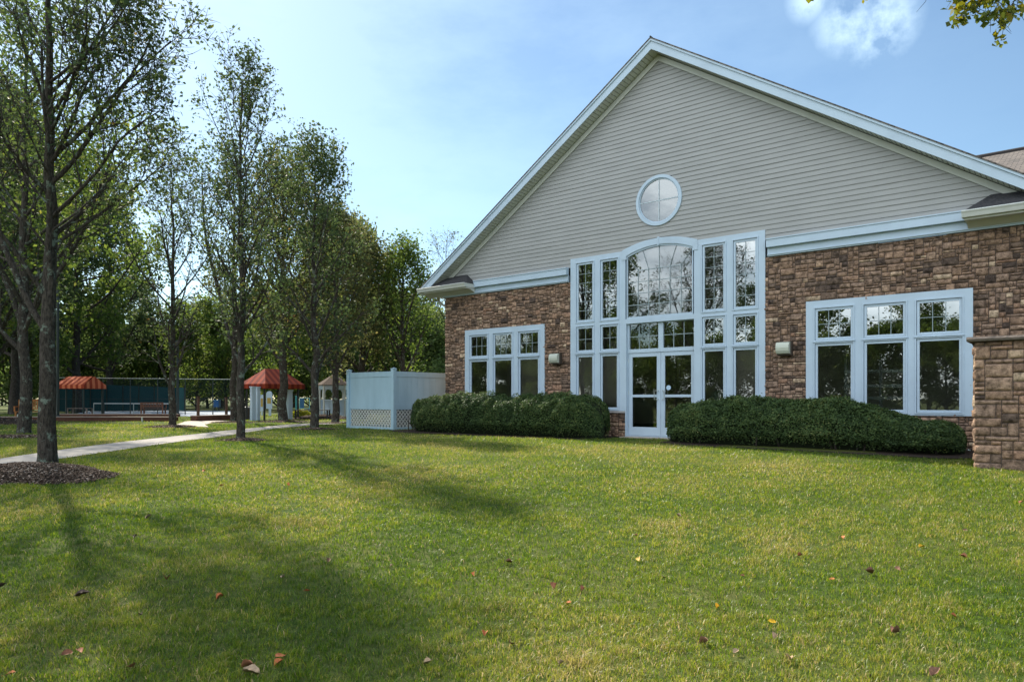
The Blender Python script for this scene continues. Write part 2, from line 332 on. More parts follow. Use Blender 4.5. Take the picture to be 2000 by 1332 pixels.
# ------------------------------------------------------------------ clubhouse
club = thing('clubhouse', 'gabled clubhouse with beige siding over brown stone and tall arched entrance windows', 'building', (0, 0, 0))
HALL = 7.8; RAKE = .6516; SAP = 9.755; FAP = 10.153; OV = .44
def gridpanel(mb, x0, x1, z0, z1, holes, yf, yb, P=None, mi=0):
    """panel in the x-z plane with rectangular holes; only outer faces are made"""
    if P is None: P = lambda x, y, z: (x, y, z)
    xs = sorted({x0, x1, *[min(max(h[0], x0), x1) for h in holes], *[min(max(h[1], x0), x1) for h in holes]})
    zs = sorted({z0, z1, *[min(max(h[2], z0), z1) for h in holes], *[min(max(h[3], z0), z1) for h in holes]})
    nx, nz_ = len(xs) - 1, len(zs) - 1
    S = [[not any(h[0] < (xs[i] + xs[i + 1]) / 2 < h[1] and h[2] < (zs[j] + zs[j + 1]) / 2 < h[3] for h in holes) for j in range(nz_)] for i in range(nx)]
    for i in range(nx):
        for j in range(nz_):
            if not S[i][j]: continue
            a, b, c, d = xs[i], xs[i + 1], zs[j], zs[j + 1]
            mb.add([P(a, yf, c), P(b, yf, c), P(b, yf, d), P(a, yf, d)], [(0, 1, 2, 3)], mi)
            mb.add([P(a, yb, c), P(b, yb, c), P(b, yb, d), P(a, yb, d)], [(3, 2, 1, 0)], mi)
            if i == 0 or not S[i - 1][j]: mb.add([P(a, yb, c), P(a, yf, c), P(a, yf, d), P(a, yb, d)], [(0, 1, 2, 3)], mi)
            if i == nx - 1 or not S[i + 1][j]: mb.add([P(b, yf, c), P(b, yb, c), P(b, yb, d), P(b, yf, d)], [(0, 1, 2, 3)], mi)
            if j == 0 or not S[i][j - 1]: mb.add([P(a, yb, c), P(b, yb, c), P(b, yf, c), P(a, yf, c)], [(0, 1, 2, 3)], mi)
            if j == nz_ - 1 or not S[i][j + 1]: mb.add([P(a, yf, d), P(b, yf, d), P(b, yb, d), P(a, yb, d)], [(0, 1, 2, 3)], mi)
def frame(mb, x0, x1, z0, z1, w, yf, yb, mi=0):
    gridpanel(mb, x0 - w, x1 + w, z0 - w, z1 + w, [(x0, x1, z0, z1)], yf, yb, mi=mi)

def stonework(W_, H_, blocked, place, cw=.056, ch=.053, seed=3, wr=(1, 6), hr=(1, 1, 2, 2, 2, 3), relief=.028, name='stone_facing', m=None, parent=None, sub=.035):
    """random ashlar blocks packed on a grid; every block is a rough-faced piece of one mesh"""
    r = random.Random(seed); nx = int(round(W_ / cw)); nz_ = int(round(H_ / ch)); cw = W_ / nx; ch = H_ / nz_
    occ = np.zeros((nx, nz_), bool)
    for i in range(nx):
        for j in range(nz_):
            if blocked((i + .5) * cw, (j + .5) * ch): occ[i, j] = True
    V = []; I = []; S = []; A = []; n0 = 0
    for j in range(nz_):
        for i in range(nx):
            if occ[i, j]: continue
            h = r.choice(hr); w = r.randint(*wr)
            if h == 1: w = max(2, w)
            if h == 3: w = max(3, min(w, 6))
            w = max(w, h)
            w = min(w, nx - i); h = min(h, nz_ - j)
            while w > 1 and occ[i:i + w, j].any(): w -= 1
            while h > 1 and occ[i:i + w, j:j + h].any(): h -= 1
            occ[i:i + w, j:j + h] = True
            x0, x1, z0, z1 = i * cw, (i + w) * cw, j * ch, (j + h) * ch
            g = .004 + r.random() * .003; x0 += g; x1 -= g; z0 += g; z1 -= g
            a = max(2, int((x1 - x0) / sub) + 1); b = max(2, int((z1 - z0) / sub) + 1)
            base = relief * (.25 + .75 * r.random()); ph = r.random() * 100; tx = r.uniform(-.012, .012); tz = r.uniform(-.012, .012)
            us = [0, .012 / (x1 - x0)] + [(k + 1) / (a) for k in range(a - 1)] + [1 - .012 / (x1 - x0), 1]
            vs = [0, .011 / (z1 - z0)] + [(k + 1) / (b) for k in range(b - 1)] + [1 - .011 / (z1 - z0), 1]
            us = sorted(min(max(q, 0), 1) for q in us); vs = sorted(min(max(q, 0), 1) for q in vs)
            nu, nv = len(us), len(vs)
            for q, vv in enumerate(vs):
                for p_, uu in enumerate(us):
                    ring = (p_ in (0, nu - 1)) or (q in (0, nv - 1))
                    x = x0 + uu * (x1 - x0); z = z0 + vv * (z1 - z0)
                    if ring: d = -.012
                    else: d = base + (uu - .5) * tx + (vv - .5) * tz + .016 * mnoise.noise((x * 9 + ph, z * 11, ph)) + .008 * mnoise.noise((x * 30 + ph, z * 33, ph))
                    if not ring and (p_ in (1, nu - 2) or q in (1, nv - 2)): d = base * .55 + .4 * (d - base) + .004 * mnoise.noise((x * 40, z * 40, ph))
                    if not ring: x += .007 * mnoise.noise((x * 22, z * 22, ph + 9)); z += .007 * mnoise.noise((x * 22, z * 22, ph + 31))
                    if p_ in (1, nu - 2) and q in (1, nv - 2): d -= base * .35; x += .006 * (1 if p_ == 1 else -1); z += .006 * (1 if q == 1 else -1)
                    V.append(place(x, z, d))
            for q in range(nv - 1):
                for p_ in range(nu - 1):
                    k = n0 + q * nu + p_; I += [k, k + 1, k + nu + 1, k + nu]; S.append(4)
            col = min(1, max(0, r.gauss(.5, .27))); A += [col] * (nu * nv); n0 += nu * nv
    return npmesh(name, np.array(V), S, np.array(I), np.array(A), m or STONE, parent)

ZST = 4.295        # top of the stone
op_l = (-6.80, -3.77, .68, 3.10); op_r = (3.77, 6.80, .68, 3.10); op_c = (-2.70, 2.70, -1, 9)
lowL = (-2.76, -1.0); lowR = (1.03, 2.76)
def blk(x, z):
    X = x - HALL; Z = z - .35
    if op_l[0] < X < op_l[1] and op_l[2] < Z: 
        if Z < op_l[3]: return True
    if op_r[0] < X < op_r[1] and op_r[2] < Z < op_r[3]: return True
    return -2.72 < X < 2.72
# backing wall of the whole front with its openings, plus sides and back
mb = MB()
gridpanel(mb, -HALL + .03, -2.70, -.5, ZST, [op_l], 0.0, .22)
wall = mb.build('wall', MORTAR, club)
mb = MB(); gridpanel(mb, 2.70, 16.0, -.5, ZST, [op_r], 0.0, .22); mb.build('wall', MORTAR, club)
for bx in ((-HALL + .03, -HALL + .25, .23, 14.79, -.5, ZST), (-HALL + .03, 16, 14.8, 15, -.5, ZST), (-2.70, -1.0, .0, .2, -.5, .60), (1.03, 2.70, .0, .2, -.5, .60)):
    mb = MB(); mb.box(*bx); mb.build('wall', MORTAR, club)
stonework(HALL * 2, ZST + .35, blk, lambda x, z, d: (x - HALL, -.012 - d, z - .35), parent=club)
stonework(6.2, ZST + .35, lambda x, z: False, lambda x, z, d: (x + HALL, -.012 - d, z - .35), parent=club, seed=5)
stonework(1.72, .95, lambda x, z: False, lambda x, z, d: (x - 2.72, -.012 - d, z - .35), parent=club, seed=8)
stonework(1.67, .95, lambda x, z: False, lambda x, z, d: (x + 1.05, -.012 - d, z - .35), parent=club, seed=9)
stonework(14.9, ZST + .35, lambda x, z: False, lambda x, z, d: (-HALL + .018 - d, 14.9 - x, z - .35), parent=club, seed=11, sub=.12)
SILLM = mat('cast_stone_sill', (.42, .39, .37), .8, .2, noise=(9, (.34, .31, .29), .4, .7))
for x0, x1 in ((-2.78, -.985), (1.015, 2.78)): mb = MB(); mb.box(x0, x1, -.075, -.002, .605, .65); mb.build('stone_sill', SILLM, club)

# clapboard siding of the gable, every lap a tilted board
RW = .625; ZRW = 6.126
def laps():
    mb = MB(); ex = .1176; z = 4.70; k = 0; rj = random.Random(44)
    while z < SAP - .02:
        z1 = min(z + ex, SAP + .02); half0 = (SAP + .12 - z) / RAKE; half1 = max(0.0, (SAP + .12 - z1) / RAKE)
        cuts = []
        zm = (z + z1) / 2
        if z < 4.74: cuts.append((-2.70, 2.70))
        elif z1 < 4.99: cuts.append((-1.0, 1.0))
        elif z < 5.02: cuts.append((-.6, .6))
        if abs(zm - ZRW) < RW: c = math.sqrt(RW * RW - (zm - ZRW) ** 2); cuts.append((-c, c))
        segs = [(-1, 1, None, None)] if not cuts else None
        yb, yt = -.034, -.018
        if not cuts:
            P = [(-half0, half0, -half1, half1)]
        else:
            a, b = cuts[0]; P = [(-half0, a, -half1, a), (b, half0, b, half1)]
        for a0, b0, a1, b1 in P:
            xs = [a0]; c = a0 + rj.uniform(.8, 3.6)
            while c < min(b0, b1) - .4:
                if c > max(a0, a1) + .4: xs.append(c)
                c += 3.66
            xs.append(b0)
            for q in range(len(xs) - 1):
                p0, p1 = xs[q], xs[q + 1]; t0 = a1 if q == 0 else p0; t1 = b1 if q == len(xs) - 2 else p1; e = .0022 * (q % 2); sg = rj.uniform(-.0015, .0015)
                mb.add([(p0, yb - e, z + sg), (p1, yb - e, z + sg), (t1, yt - e, z1 + .001), (t0, yt - e, z1 + .001), (p0, -.012, z + .006), (p1, -.012, z + .006), (p1, -.012, z1), (t1, -.012, z1)], [(0, 1, 2, 3), (4, 5, 1, 0)], 0, rj.random())
        z += ex; k += 1
    return mb.build('siding', SIDING, club)
laps()
# gable backing with the round opening left dark behind its glass
mb = MB()
mb.add([(-HALL, .05, 4.31), (HALL, .05, 4.31), (HALL, .05, 4.5), (0, .05, SAP + .1), (-HALL, .05, 4.5)], [(0, 1, 2, 3, 4)])
mb2 = MB(); mb2.prism([(-8.1, 4.60), (-2.7, 4.60), (-2.7, 7.6), (-1.0, 8.9), (-1.0, ZRW + RW), (-.01, ZRW + RW), (-.01, SAP)], .0, .03)
mb2.prism([(8.1, 4.60), (2.7, 4.60), (2.7, 7.6), (1.0, 8.9), (1.0, ZRW + RW), (.01, ZRW + RW), (.01, SAP)], .0, .03)
mb2.prism([(-2.7, 4.97), (-.63, 4.97), (-.63, ZRW + RW), (-2.7, ZRW + RW)], .004, .03); mb2.prism([(2.7, 4.97), (.63, 4.97), (.63, ZRW + RW), (2.7, ZRW + RW)], .004, .03)
mb2.box(-.62, .62, .004, .03, 5.0, 5.48)
fixn(mb2.build('gable_sheathing', BLACKIN, club))

# band (frieze) across the front: two stepped boards each side, interrupted by the entrance unit
for x0, x1 in ((-HALL - .02, -2.83), (2.83, 14.0)):
    mb = MB(); mb.box(x0, x1, -.07, -.002, ZST + .002, 4.498)
    xo0 = max(x0, -6.4); xo1 = min(x1, 6.78)
    mb.prism([(-.165, 4.50), (-.165, 4.665), (-.185, 4.675), (-.185, 4.70), (-.03, 4.725), (-.03, 4.50)], xo0, xo1, 'x')
    mb.box(x0, x1, -.10, -.071, ZST + .03, ZST + .045)
    fixn(mb.build('frieze_band', WHITE, club))
# rake frieze boards on the wall, soffits, fascias, roof
def rake(mb, s, zt, zb, y0, y1, xe, x0=0.0):
    mb.prism([(s * x0, zt), (s * xe, zt - RAKE * (xe - x0)), (s * xe, zb - RAKE * (xe - x0)), (s * x0, zb)], y0, y1)
for s in (-1, 1):
    mb = MB(); rake(mb, s, FAP - .27, SAP - .02, -.065, -.036, 8.0); fixn(mb.build('rake_frieze', WHITE2, club))
    mb = MB(); rake(mb, s, FAP - .03, FAP - .26, -OV, -OV + .025, 8.47); rake(mb, s, FAP + .01, FAP - .05, -OV - .03, -OV - .001, 8.47)
    fixn(mb.build('fascia', WHITE, club))
    mb = MB(); rake(mb, s, FAP - .235, FAP - .248, -OV + .026, -.02, 8.44)
    for k in range(90):     # vented soffit grooves
        x = .12 + k * .092
        mb.bar((s * x, -.41, FAP - .2505 - RAKE * x), (s * x, -.08, FAP - .2505 - RAKE * x), .008, .004, 1)
    fixn(mb.build('soffit', [WHITE2, DARK], club))
SH = bpy.data.materials.new('asphalt_shingles'); SH.use_nodes = True
t = SH.node_tree; b = t.nodes['Principled BSDF']; L = t.links.new
tc_ = N(t, 'ShaderNodeTexCoord'); mp_ = N(t, 'ShaderNodeMapping'); mp_.inputs['Scale'].default_value = (1, 1, 1)
bk = N(t, 'ShaderNodeTexBrick'); bk.inputs['Scale'].default_value = 3.5; bk.inputs['Mortar Size'].default_value = .035; bk.inputs['Brick Width'].default_value = .75; bk.inputs['Row Height'].default_value = .5
bk.inputs['Color1'].default_value = (.10, .085, .075, 1); bk.inputs['Color2'].default_value = (.175, .145, .125, 1); bk.inputs['Mortar'].default_value = (.035, .03, .03, 1)
nzz = N(t, 'ShaderNodeTexNoise'); nzz.inputs['Scale'].default_value = 45; bpp = N(t, 'ShaderNodeBump'); bpp.inputs['Strength'].default_value = .6; bpp.inputs['Distance'].default_value = .02
L(tc_.outputs['UV'], bk.inputs[0]); L(tc_.outputs['UV'], nzz.inputs[0]); L(bk.outputs[0], b.inputs['Base Color']); L(bk.outputs[1], bpp.inputs['Height']); L(bpp.outputs[0], b.inputs['Normal']); b.inputs['Roughness'].default_value = .95
bpp.invert = True
def uvplane(o):
    me = o.data; uv = me.uv_layers.new(name='UVMap')
    for p in me.polygons:
        n = p.normal; h = Vector((-n.y, n.x, 0)); h = h.normalized() if h.length > 1e-3 else Vector((1, 0, 0)); u = n.cross(h)
        for li in p.loop_indices:
            c = me.vertices[me.loops[li].vertex_index].co; uv.data[li].uv = (c.dot(h), c.dot(u))
for s in (-1, 1):
    mb = MB(); zt = FAP + .035
    mb.prism([(0, zt), (s * 8.52, zt - RAKE * 8.52), (s * 8.52, zt - .03 - RAKE * 8.52), (0, zt - .03)], -OV - .045, 15.2)
    o = fixn(mb.build('roof', SH, club)); uvplane(o)
mb = MB(); mb.tube([(0, -OV - .05, FAP + .04), (0, 15, FAP + .04)], .022, 6); mb.build('ridge_cap', SH, club)
# side wing on the right: a roof whose ridge runs parallel to the front
mb = MB(); WR = 7.7; WY = 6.9
def wp(x, y, z): return (x, y, z)
mb.add([(8.55, -.5, 4.60), (30, -.5, 4.60), (30, WY, WR), (6.0, WY, WR), (6.0, 2.2, 5.75)], [(0, 1, 2, 3, 4)])
mb.add([(30, WY, WR), (6, WY, WR), (6, 15, 4.3), (30, 15, 4.3)], [(0, 1, 2, 3)])
o = fixn(mb.build('wing_roof', SH, club)); uvplane(o)
mb = MB(); mb.tube([(5, WY, WR + .02), (30, WY, WR + .02)], .06, 6); mb.build('wing_ridge_cap', mat('dark_ridge', (.05, .045, .045), .9, .1), club)

# cornice returns: small hipped shingle roof, gutter and boxed soffit at both eave corners
DSH = mat('dark_return_shingles', (.045, .045, .05), .9, .1, noise=(25, (.08, .075, .075), .4, .7), bump=(40, .8, .02))
def cret(x0, x1, inner):
    # x0..x1 span of the return; inner = end facing the middle of the building
    sgn = 1 if inner == x1 else -1
    mb = MB(); zt = 4.60; out = x0 if inner == x1 else x1
    ya = -.50
    mb.add([(out, ya, zt), (inner, ya, zt), (inner - sgn * .42, -.03, zt + .36), (out, -.03, zt + .36), (inner, -.03, zt)], [(0, 1, 2, 3), (1, 4, 2)])
    fixn(mb.build('return_roof', DSH, club))
    mb = MB()
    prof = [(-.50, 4.47), (-.50, 4.585), (-.615, 4.60), (-.625, 4.58), (-.60, 4.54), (-.575, 4.47)]
    mb.prism(prof, min(out, inner), max(out, inner) , 'x')
    fixn(mb.build('gutter', WHITE2, club))
    mb = MB(); a, b_ = min(out, inner), max(out, inner)
    mb.box(a + .03, b_ - .03, -.50, -.08, 4.43, 4.468); mb.box(b_ - .045 if sgn > 0 else a + .01, b_ - .01 if sgn > 0 else a + .045, -.497, -.105, 4.47, 4.595)
    mb.prism([(-.30, 4.43), (-.085, 4.33), (-.085, 4.428)], a + .05, b_ - .03, 'x')
    fixn(mb.build('boxed_soffit', WHITE2, club))
cret(-8.52, -6.37, -6.37); cret(6.75, 8.60, 6.75)
mb = MB()
for s in (-1,):    # side gutter and eave soffit of the left flank
    mb.prism([(-8.50, 4.47), (-8.50, 4.585), (-8.615, 4.60), (-8.6, 4.54), (-8.575, 4.47)], -.50, 15.1, 'y')
fixn(mb.build('gutter', WHITE2, club))
mb = MB(); mb.box(-8.49, -7.84, -.06, 15, 4.42, 4.46); mb.build('soffit', WHITE2, club)
mb = MB(); mb.tube([(-8.35, .22, 4.44), (-8.35, .22, 4.30), (-8.2, .22, 4.16), (-8.02, .22, 4.08), (-7.92, .22, 3.98), (-7.91, .22, 3.6), (-7.91, .22, 0.05)], .04, 8); mb.build('downspout', WHITE2, club)

def pane(parent, x0, x1, z0, z1, y, mt=GLASS, name='pane'):
    m = MB(); m.add([(x0, y, z0), (x1, y, z0), (x1, y, z1), (x0, y, z1)], [(0, 1, 2, 3)]); return m.build(name, mt, parent)
def sash(parent, x0, x1, z0, z1, cols=0, rows=0, yf=-.045, gm=None):
    """raised bead, sash frame, glass and optional muntin grid for one light"""
    m = MB(); gridpanel(m, x0 - .082, x1 + .082, z0 - .082, z1 + .082, [(x0 - .056, x1 + .056, z0 - .056, z1 + .056)], yf - .018, yf + .002)
    gridpanel(m, x0 - .050, x1 + .050, z0 - .050, z1 + .050, [(x0, x1, z0, z1)], yf + .012, yf + .05)
    m.build('sash', WHITE, parent)
    pane(parent, x0 - .002, x1 + .002, z0 - .002, z1 + .002, yf + .035, gm or GLASS)
    if cols:
        g = MB(); w = .0062; zy0, zy1 = yf + .025, yf + .033
        for i in range(1, cols): x = x0 + (x1 - x0) * i / cols; g.box(x - w, x + w, zy0, zy1, z0, z1)
        for j in range(1, rows): z = z0 + (z1 - z0) * j / rows; g.box(x0, x1, zy0 - .002, zy1 - .003, z - w, z + w)
        g.build('muntin_grid', MUNT, parent)
def shade(parent, x0, x1, z0, z1):
    g = MB(); g.box(x0 - .03, x1 + .03, .055, .06, z0 - .03, z1 + .02); g.build('roller_blind', SHADE, parent)
def triple(xc0, cols3, label):
    holes = []
    for a, b_ in cols3: holes += [(a - .058, b_ + .058, 2.342 - .058, 2.945 + .058), (a - .058, b_ + .058, .75 - .058, 2.157 + .058)]
    m = MB(); x0, x1 = xc0
    gridpanel(m, x0, x1, .635, 3.172, holes, -.045, .02)
    w = m.build('window', WHITE, club); w['label'] = label
    for a, b_ in cols3:
        sash(w, a, b_, 2.342, 2.945, 3, 2, gm=GLASSB if a > 0 else GLASS); sash(w, a, b_, .75, 2.157)
    for a, b_ in cols3: s_ = MB(); s_.prism([(-.047, 2.243), (-.047, 2.262), (-.085, 2.258), (-.085, 2.243)], a - .095, b_ + .095, 'x'); fixn(s_.build('drip_cap', WHITE, w))
    return w
triple((-6.873, -3.69), [(-6.609, -5.943), (-5.617, -4.95), (-4.613, -3.935)], 'triple window left of the entrance')
shade(bpy.data.objects['window'], -4.613, -3.935, .75, 2.157)
triple((3.69, 6.876), [(3.94, 4.63), (4.948, 5.645), (5.946, 6.643)], 'triple window right of the entrance')
# entrance unit: side lights, arched window, transom and doors
colsC = [(-2.505, -2.04), (-1.712, -1.252), (1.258, 1.742), (2.05, 2.528)]
def arcz(x, zc, ze, half): # circular arc: height at x with crown zc at 0 and ze at +-half
    sg = zc - ze; r = (half * half + sg * sg) / (2 * sg); return zc - r + math.sqrt(max(r * r - x * x, 0))
holes = [(-.985, .985, 3.11, 6)]
for a, b_ in colsC: holes += [(a - .058, b_ + .058, 3.19 - .058, 4.735 + .058), (a - .058, b_ + .058, 2.342 - .058, 2.95 + .058), (a - .058, b_ + .058, .75 - .058, 2.15 + .058)]
m = MB()
gridpanel(m, -2.765, -.985, .655, 4.94, holes, -.045, .03); gridpanel(m, .985, 2.765, .655, 4.94, holes, -.045, .03)
m.box(-.984, .984, -.045, .03, 2.985, 3.11)
m.box(-.99, -.955, -.046, .15, -.03, 2.984); m.box(.985, 1.02, -.046, .15, -.03, 2.984)
mw = m.build('entrance_window', WHITE, club)
m = MB()            # arched head casing
nA = 28; hi = .95; ho = 1.08
for k in range(nA):
    t0, t1 = -1 + 2 * k / nA, -1 + 2 * (k + 1) / nA
    a0, a1, b0, b1 = hi * t0, hi * t1, ho * t0, ho * t1
    zi0, zi1 = arcz(a0, 4.985, 4.795, hi), arcz(a1, 4.985, 4.795, hi); zo0, zo1 = arcz(b0, 5.15, 4.955, ho), arcz(b1, 5.15, 4.955, ho)
    m.add([(a0, -.06, zi0), (a1, -.06, zi1), (b1, -.06, zo1), (b0, -.06, zo0), (a0, .03, zi0), (a1, .03, zi1), (b1, .0, zo1), (b0, .0, zo0)], [(0, 1, 2, 3), (0, 4, 5, 1), (3, 2, 6, 7)])
m.box(-1.09, -.95, -.06, .0, 4.70, 4.80); m.box(.95, 1.09, -.06, .0, 4.70, 4.80)
m.add([(-1.08, -.06, 4.955), (-1.09, -.06, 4.80), (-.95, -.06, 4.80), (1.08, -.06, 4.955), (1.09, -.06, 4.80), (.95, -.06, 4.80)], [(0, 1, 2), (3, 5, 4)])
m.prism([(-.022, 4.95), (.022, 4.95), (.026, 5.175), (-.026, 5.175)], -.075, -.02)
fixn(m.build('arch_casing', WHITE, mw))
for a, b_ in colsC:
    cdiv = 2
    sash(mw, a, b_, 3.19, 4.735, 2, 6, gm=GLASSB); sash(mw, a, b_, 2.342, 2.95, 2, 2, gm=GLASSB if a > 1 else GLASS); sash(mw, a, b_, .75, 2.15)
for a, b_ in colsC: m = MB(); m.prism([(-.047, 2.238), (-.047, 2.258), (-.085, 2.254), (-.085, 2.238)], a - .095, b_ + .095, 'x'); fixn(m.build('drip_cap', WHITE, mw))
for k_ in (0, 1, 3): shade(mw, colsC[k_][0], colsC[k_][1], .75, 2.15)
# arched light: frame, glass, muntins
m = MB()
m.box(-.949, -.925, -.03, .03, 3.112, 4.79); m.box(.925, .949, -.03, .03, 3.112, 4.79); m.box(-.924, .924, -.03, .03, 3.112, 3.16)
for k in range(nA):
    t0, t1 = -1 + 2 * k / nA, -1 + 2 * (k + 1) / nA
    a0, a1 = .925 * t0, .925 * t1; c0, c1 = .949 * t0, .949 * t1
    z0_, z1_ = arcz(a0, 4.94, 4.755, .925), arcz(a1, 4.94, 4.755, .925); y0_, y1_ = arcz(c0, 4.984, 4.794, .95), arcz(c1, 4.984, 4.794, .95)
    m.add([(a0, -.03, z0_), (a1, -.03, z1_), (c1, -.03, y1_), (c0, -.03, y0_), (a0, .03, z0_), (a1, .03, z1_)], [(0, 1, 2, 3), (0, 4, 5, 1)])
m.build('sash', WHITE, mw)
m = MB(); P = [(-.926, 3.158), (.926, 3.158)] + [(.926 * (1 - 2 * k / 24), arcz(.926 * (1 - 2 * k / 24), 4.942, 4.757, .926)) for k in range(25)]
m.add([(x, .005, z) for x, z in P], [tuple(range(len(P)))]); m.build('pane', GLASS, mw)
m = MB(); w = .009; ztop = 4.42
for i in range(1, 6):
    x = -.926 + 1.852 * i / 6
    m.box(x - w, x + w, -.006, .002, 3.16, ztop if i != 3 else arcz(0, 4.94, 4.75, .926))
for j in range(4):
    z = 3.47 + j * .303; x_ = .926 if j < 3 else .617 + w
    m.box(-x_, x_, -.008, .001, z - w, z + w)
m.box(-.617 - .31, -.617, -.008, .001, 4.379 - w, 4.379 + w) if False else None
for s in (-1, 1):
    m.bar((s * .617, -.002, ztop - .03), (s * .915, -.002, 4.74), .008, .018, up=(0, 1, 0)); m.bar((s * .309, -.002, ztop - .03), (s * .48, -.002, 4.89), .008, .018, up=(0, 1, 0))
m.build('muntin_grid', MUNT, mw)
# doors
DY = .055
m = MB(); gridpanel(m, -.954, .984, -.02, 2.984, [(-.937, .967, .0, 2.205), (-.905, -.045, 2.303, 2.968), (.09, .95, 2.303, 2.968)], DY - .02, DY + .08)
df = m.build('door_frame', WHITE, club)
for x0, x1 in ((-.905, -.045), (.09, .95)):
    pane(df, x0, x1, 2.303, 2.968, DY + .02)
    g = MB()
    for i in (1, 2): x = x0 + (x1 - x0) * i / 3; g.box(x - .009, x + .009, DY + .008, DY + .017, 2.303, 2.968)
    g.box(x0, x1, DY + .006, DY + .015, 2.627, 2.645); g.build('muntin_grid', MUNT, df)
HM = mat('brushed_handle', (.6, .6, .58), .3, .5, .9)
for x0, x1, gx0, gx1, hx in ((-.932, .010, -.828, -.1, -.05), (.018, .962, .13, .862, .085)):
    m = MB(); gridpanel(m, x0, x1, .008, 2.198, [(gx0, gx1, .235, 1.025), (gx0, gx1, 1.092, 2.095)], DY, DY + .045)
    d = m.build('door', WHITE, club)
    pane(d, gx0, gx1, .235, 1.025, DY + .02); pane(d, gx0, gx1, 1.092, 2.095, DY + .02)
    h = MB(); h.tube([(hx, DY, .965), (hx, DY - .055, .965), (hx + (-.09 if hx < 0 else .06), DY - .07, .965), (hx + (-.09 if hx < 0 else .06), DY - .07, 1.195), (hx, DY - .055, 1.195), (hx, DY, 1.195)], .011, 8); h.build('handle', HM, d)
    if hx > 0:
        h = MB(); h.prism([(.235 + .062 * math.cos(q * math.pi / 10), 1.27 + .062 * math.sin(q * math.pi / 10)) for q in range(20)], DY - .001, DY + .012); fixn(h.build('round_sticker', mat('pale_sticker', (.45, .6, .75), .5), d))
    for z in (.25, 1.15, 2.0):
        h = MB(); h.tube([((x0 - .008) if hx < 0 else (x1 + .008), DY - .006, z - .05), ((x0 - .008) if hx < 0 else (x1 + .008), DY - .006, z + .05)], .01, 6); h.build('hinge', HM, d)
m = MB(); m.box(-1.0, 1.03, -.35, .30, -.10, -.022); m.build('threshold', CONCT, club)
# round window
m = MB()
def ringf(r0, r1, y0, y1, n=56):
    for k in range(n):
        t0, t1 = 2 * math.pi * k / n, 2 * math.pi * (k + 1) / n
        Q = lambda r, t, y: (r * math.cos(t), y, ZRW + r * math.sin(t))
        m.add([Q(r0, t0, y0), Q(r0, t1, y0), Q(r1, t1, y0), Q(r1, t0, y0), Q(r0, t0, y1), Q(r0, t1, y1), Q(r1, t1, y1), Q(r1, t0, y1)], [(0, 1, 2, 3), (0, 4, 5, 1), (3, 2, 6, 7)])
ringf(.575, .655, -.06, -.0); ringf(.545, .572, -.03, .01)
rw = fixn(m.build('round_window', WHITE, club))
m = MB(); m.add([(.56 * math.cos(2 * math.pi * k / 56), -.008, ZRW + .56 * math.sin(2 * math.pi * k / 56)) for k in range(56)], [tuple(range(56))]); m.build('pane', GLASSR, rw)
m = MB(); m.box(-.012, .012, -.018, -.010, ZRW - .55, ZRW + .55); m.box(-.55, .55, -.020, -.012, ZRW - .012, ZRW + .012); m.build('muntin_grid', mat('pale_grille', (.45, .52, .56), .5), rw)
# interior
INW = mat('interior_wall_paint', (.66, .60, .53), .8, .2); CARP = mat('interior_carpet', (.16, .15, .145), .95, .1); CEIL = mat('interior_ceiling', (.75, .74, .72), .8)
m = MB(); m.box(-7.5, 15.5, .24, 14.7, -.06, -.012); m.build('interior_floor', CARP, club)
m = MB(); m.box(-7.5, 15.5, 9.0, 9.1, 0, 4.4); m.box(-7.5, -7.4, .24, 9, 0, 4.4); m.box(-4.72, -1.15, .50, .58, 0, 2.6); m.box(2.02, 3.1, .45, .55, 0, 2.7); m.box(3.11, 15.5, 5.0, 5.1, 0, 4.0); m.box(-5.9, -5.78, .9, 1.05, 0, 3.9); m.box(-3.2, 3.2, .9 + 8, 9.01 + .2, 4.4, 7); m.build('interior_wall', INW, club)
m = MB(); m.box(-7.5, -2.9, .24, 9, 4.0, 4.05); m.box(2.9, 15.5, .24, 9, 4.0, 4.05); m.box(-2.89, 2.89, .24, 9, 5.6, 5.65); m.box(-2.95, -2.9, .24, 9, 4.051, 5.6); m.box(2.9, 2.95, .24, 9, 4.051, 5.6); m.build('interior_ceiling', CEIL, club)

# things seen through the glass
rk = thing('weight_machine', 'pale metal exercise frame seen through the right triple window', 'exercise machine', (4.9, 1.5, 0))
m = MB()
for x in (-.75, .0, .75): m.bar((x, 0, 0), (x, 0, 2.0), .06, .06)
m.build('upright', mat('grey_steel', (.35, .38, .38), .4, .5, .3), rk)
m = MB()
for z in (1.0, 1.28, 1.62): m.bar((-.78, -.04, z), (.78, -.04, z), .05, .07)
m.build('crossbar', mat('pale_steel', (.55, .6, .6), .4, .5, .2), rk)
bo = MB(); M_ = [(math.sin(a) * math.cos(b_) * .24, math.sin(a) * math.sin(b_) * .24, math.cos(a) * .24) for a in np.linspace(0, math.pi, 13) for b_ in np.linspace(0, 2 * math.pi, 20, endpoint=False)]
bo.add(M_, [(i * 20 + k, (i + 1) * 20 + k, (i + 1) * 20 + (k + 1) % 20, i * 20 + (k + 1) % 20) for i in range(12) for k in range(20)])
bo = fixn(bo.build('exercise_ball', mat('sage_rubber', (.28, .34, .27), .55, .4), smooth=True, loc=(1.40, .55, .98))); tag(bo, 'grey green exercise ball behind the glass right of the doors', 'ball')
bs = thing('ball_stand', 'low dark stand under the grey green exercise ball', 'stand', (1.40, .55, 0)); m = MB(); m.box(-.2, .2, -.16, .16, .68, .745); m.build('tray', DARK, bs); m = MB()
for x in (-.17, .17):
    for y in (-.13, .13): m.bar((x, y, -.01), (x, y, .68), .03, .03)
m.build('leg', DARK, bs)
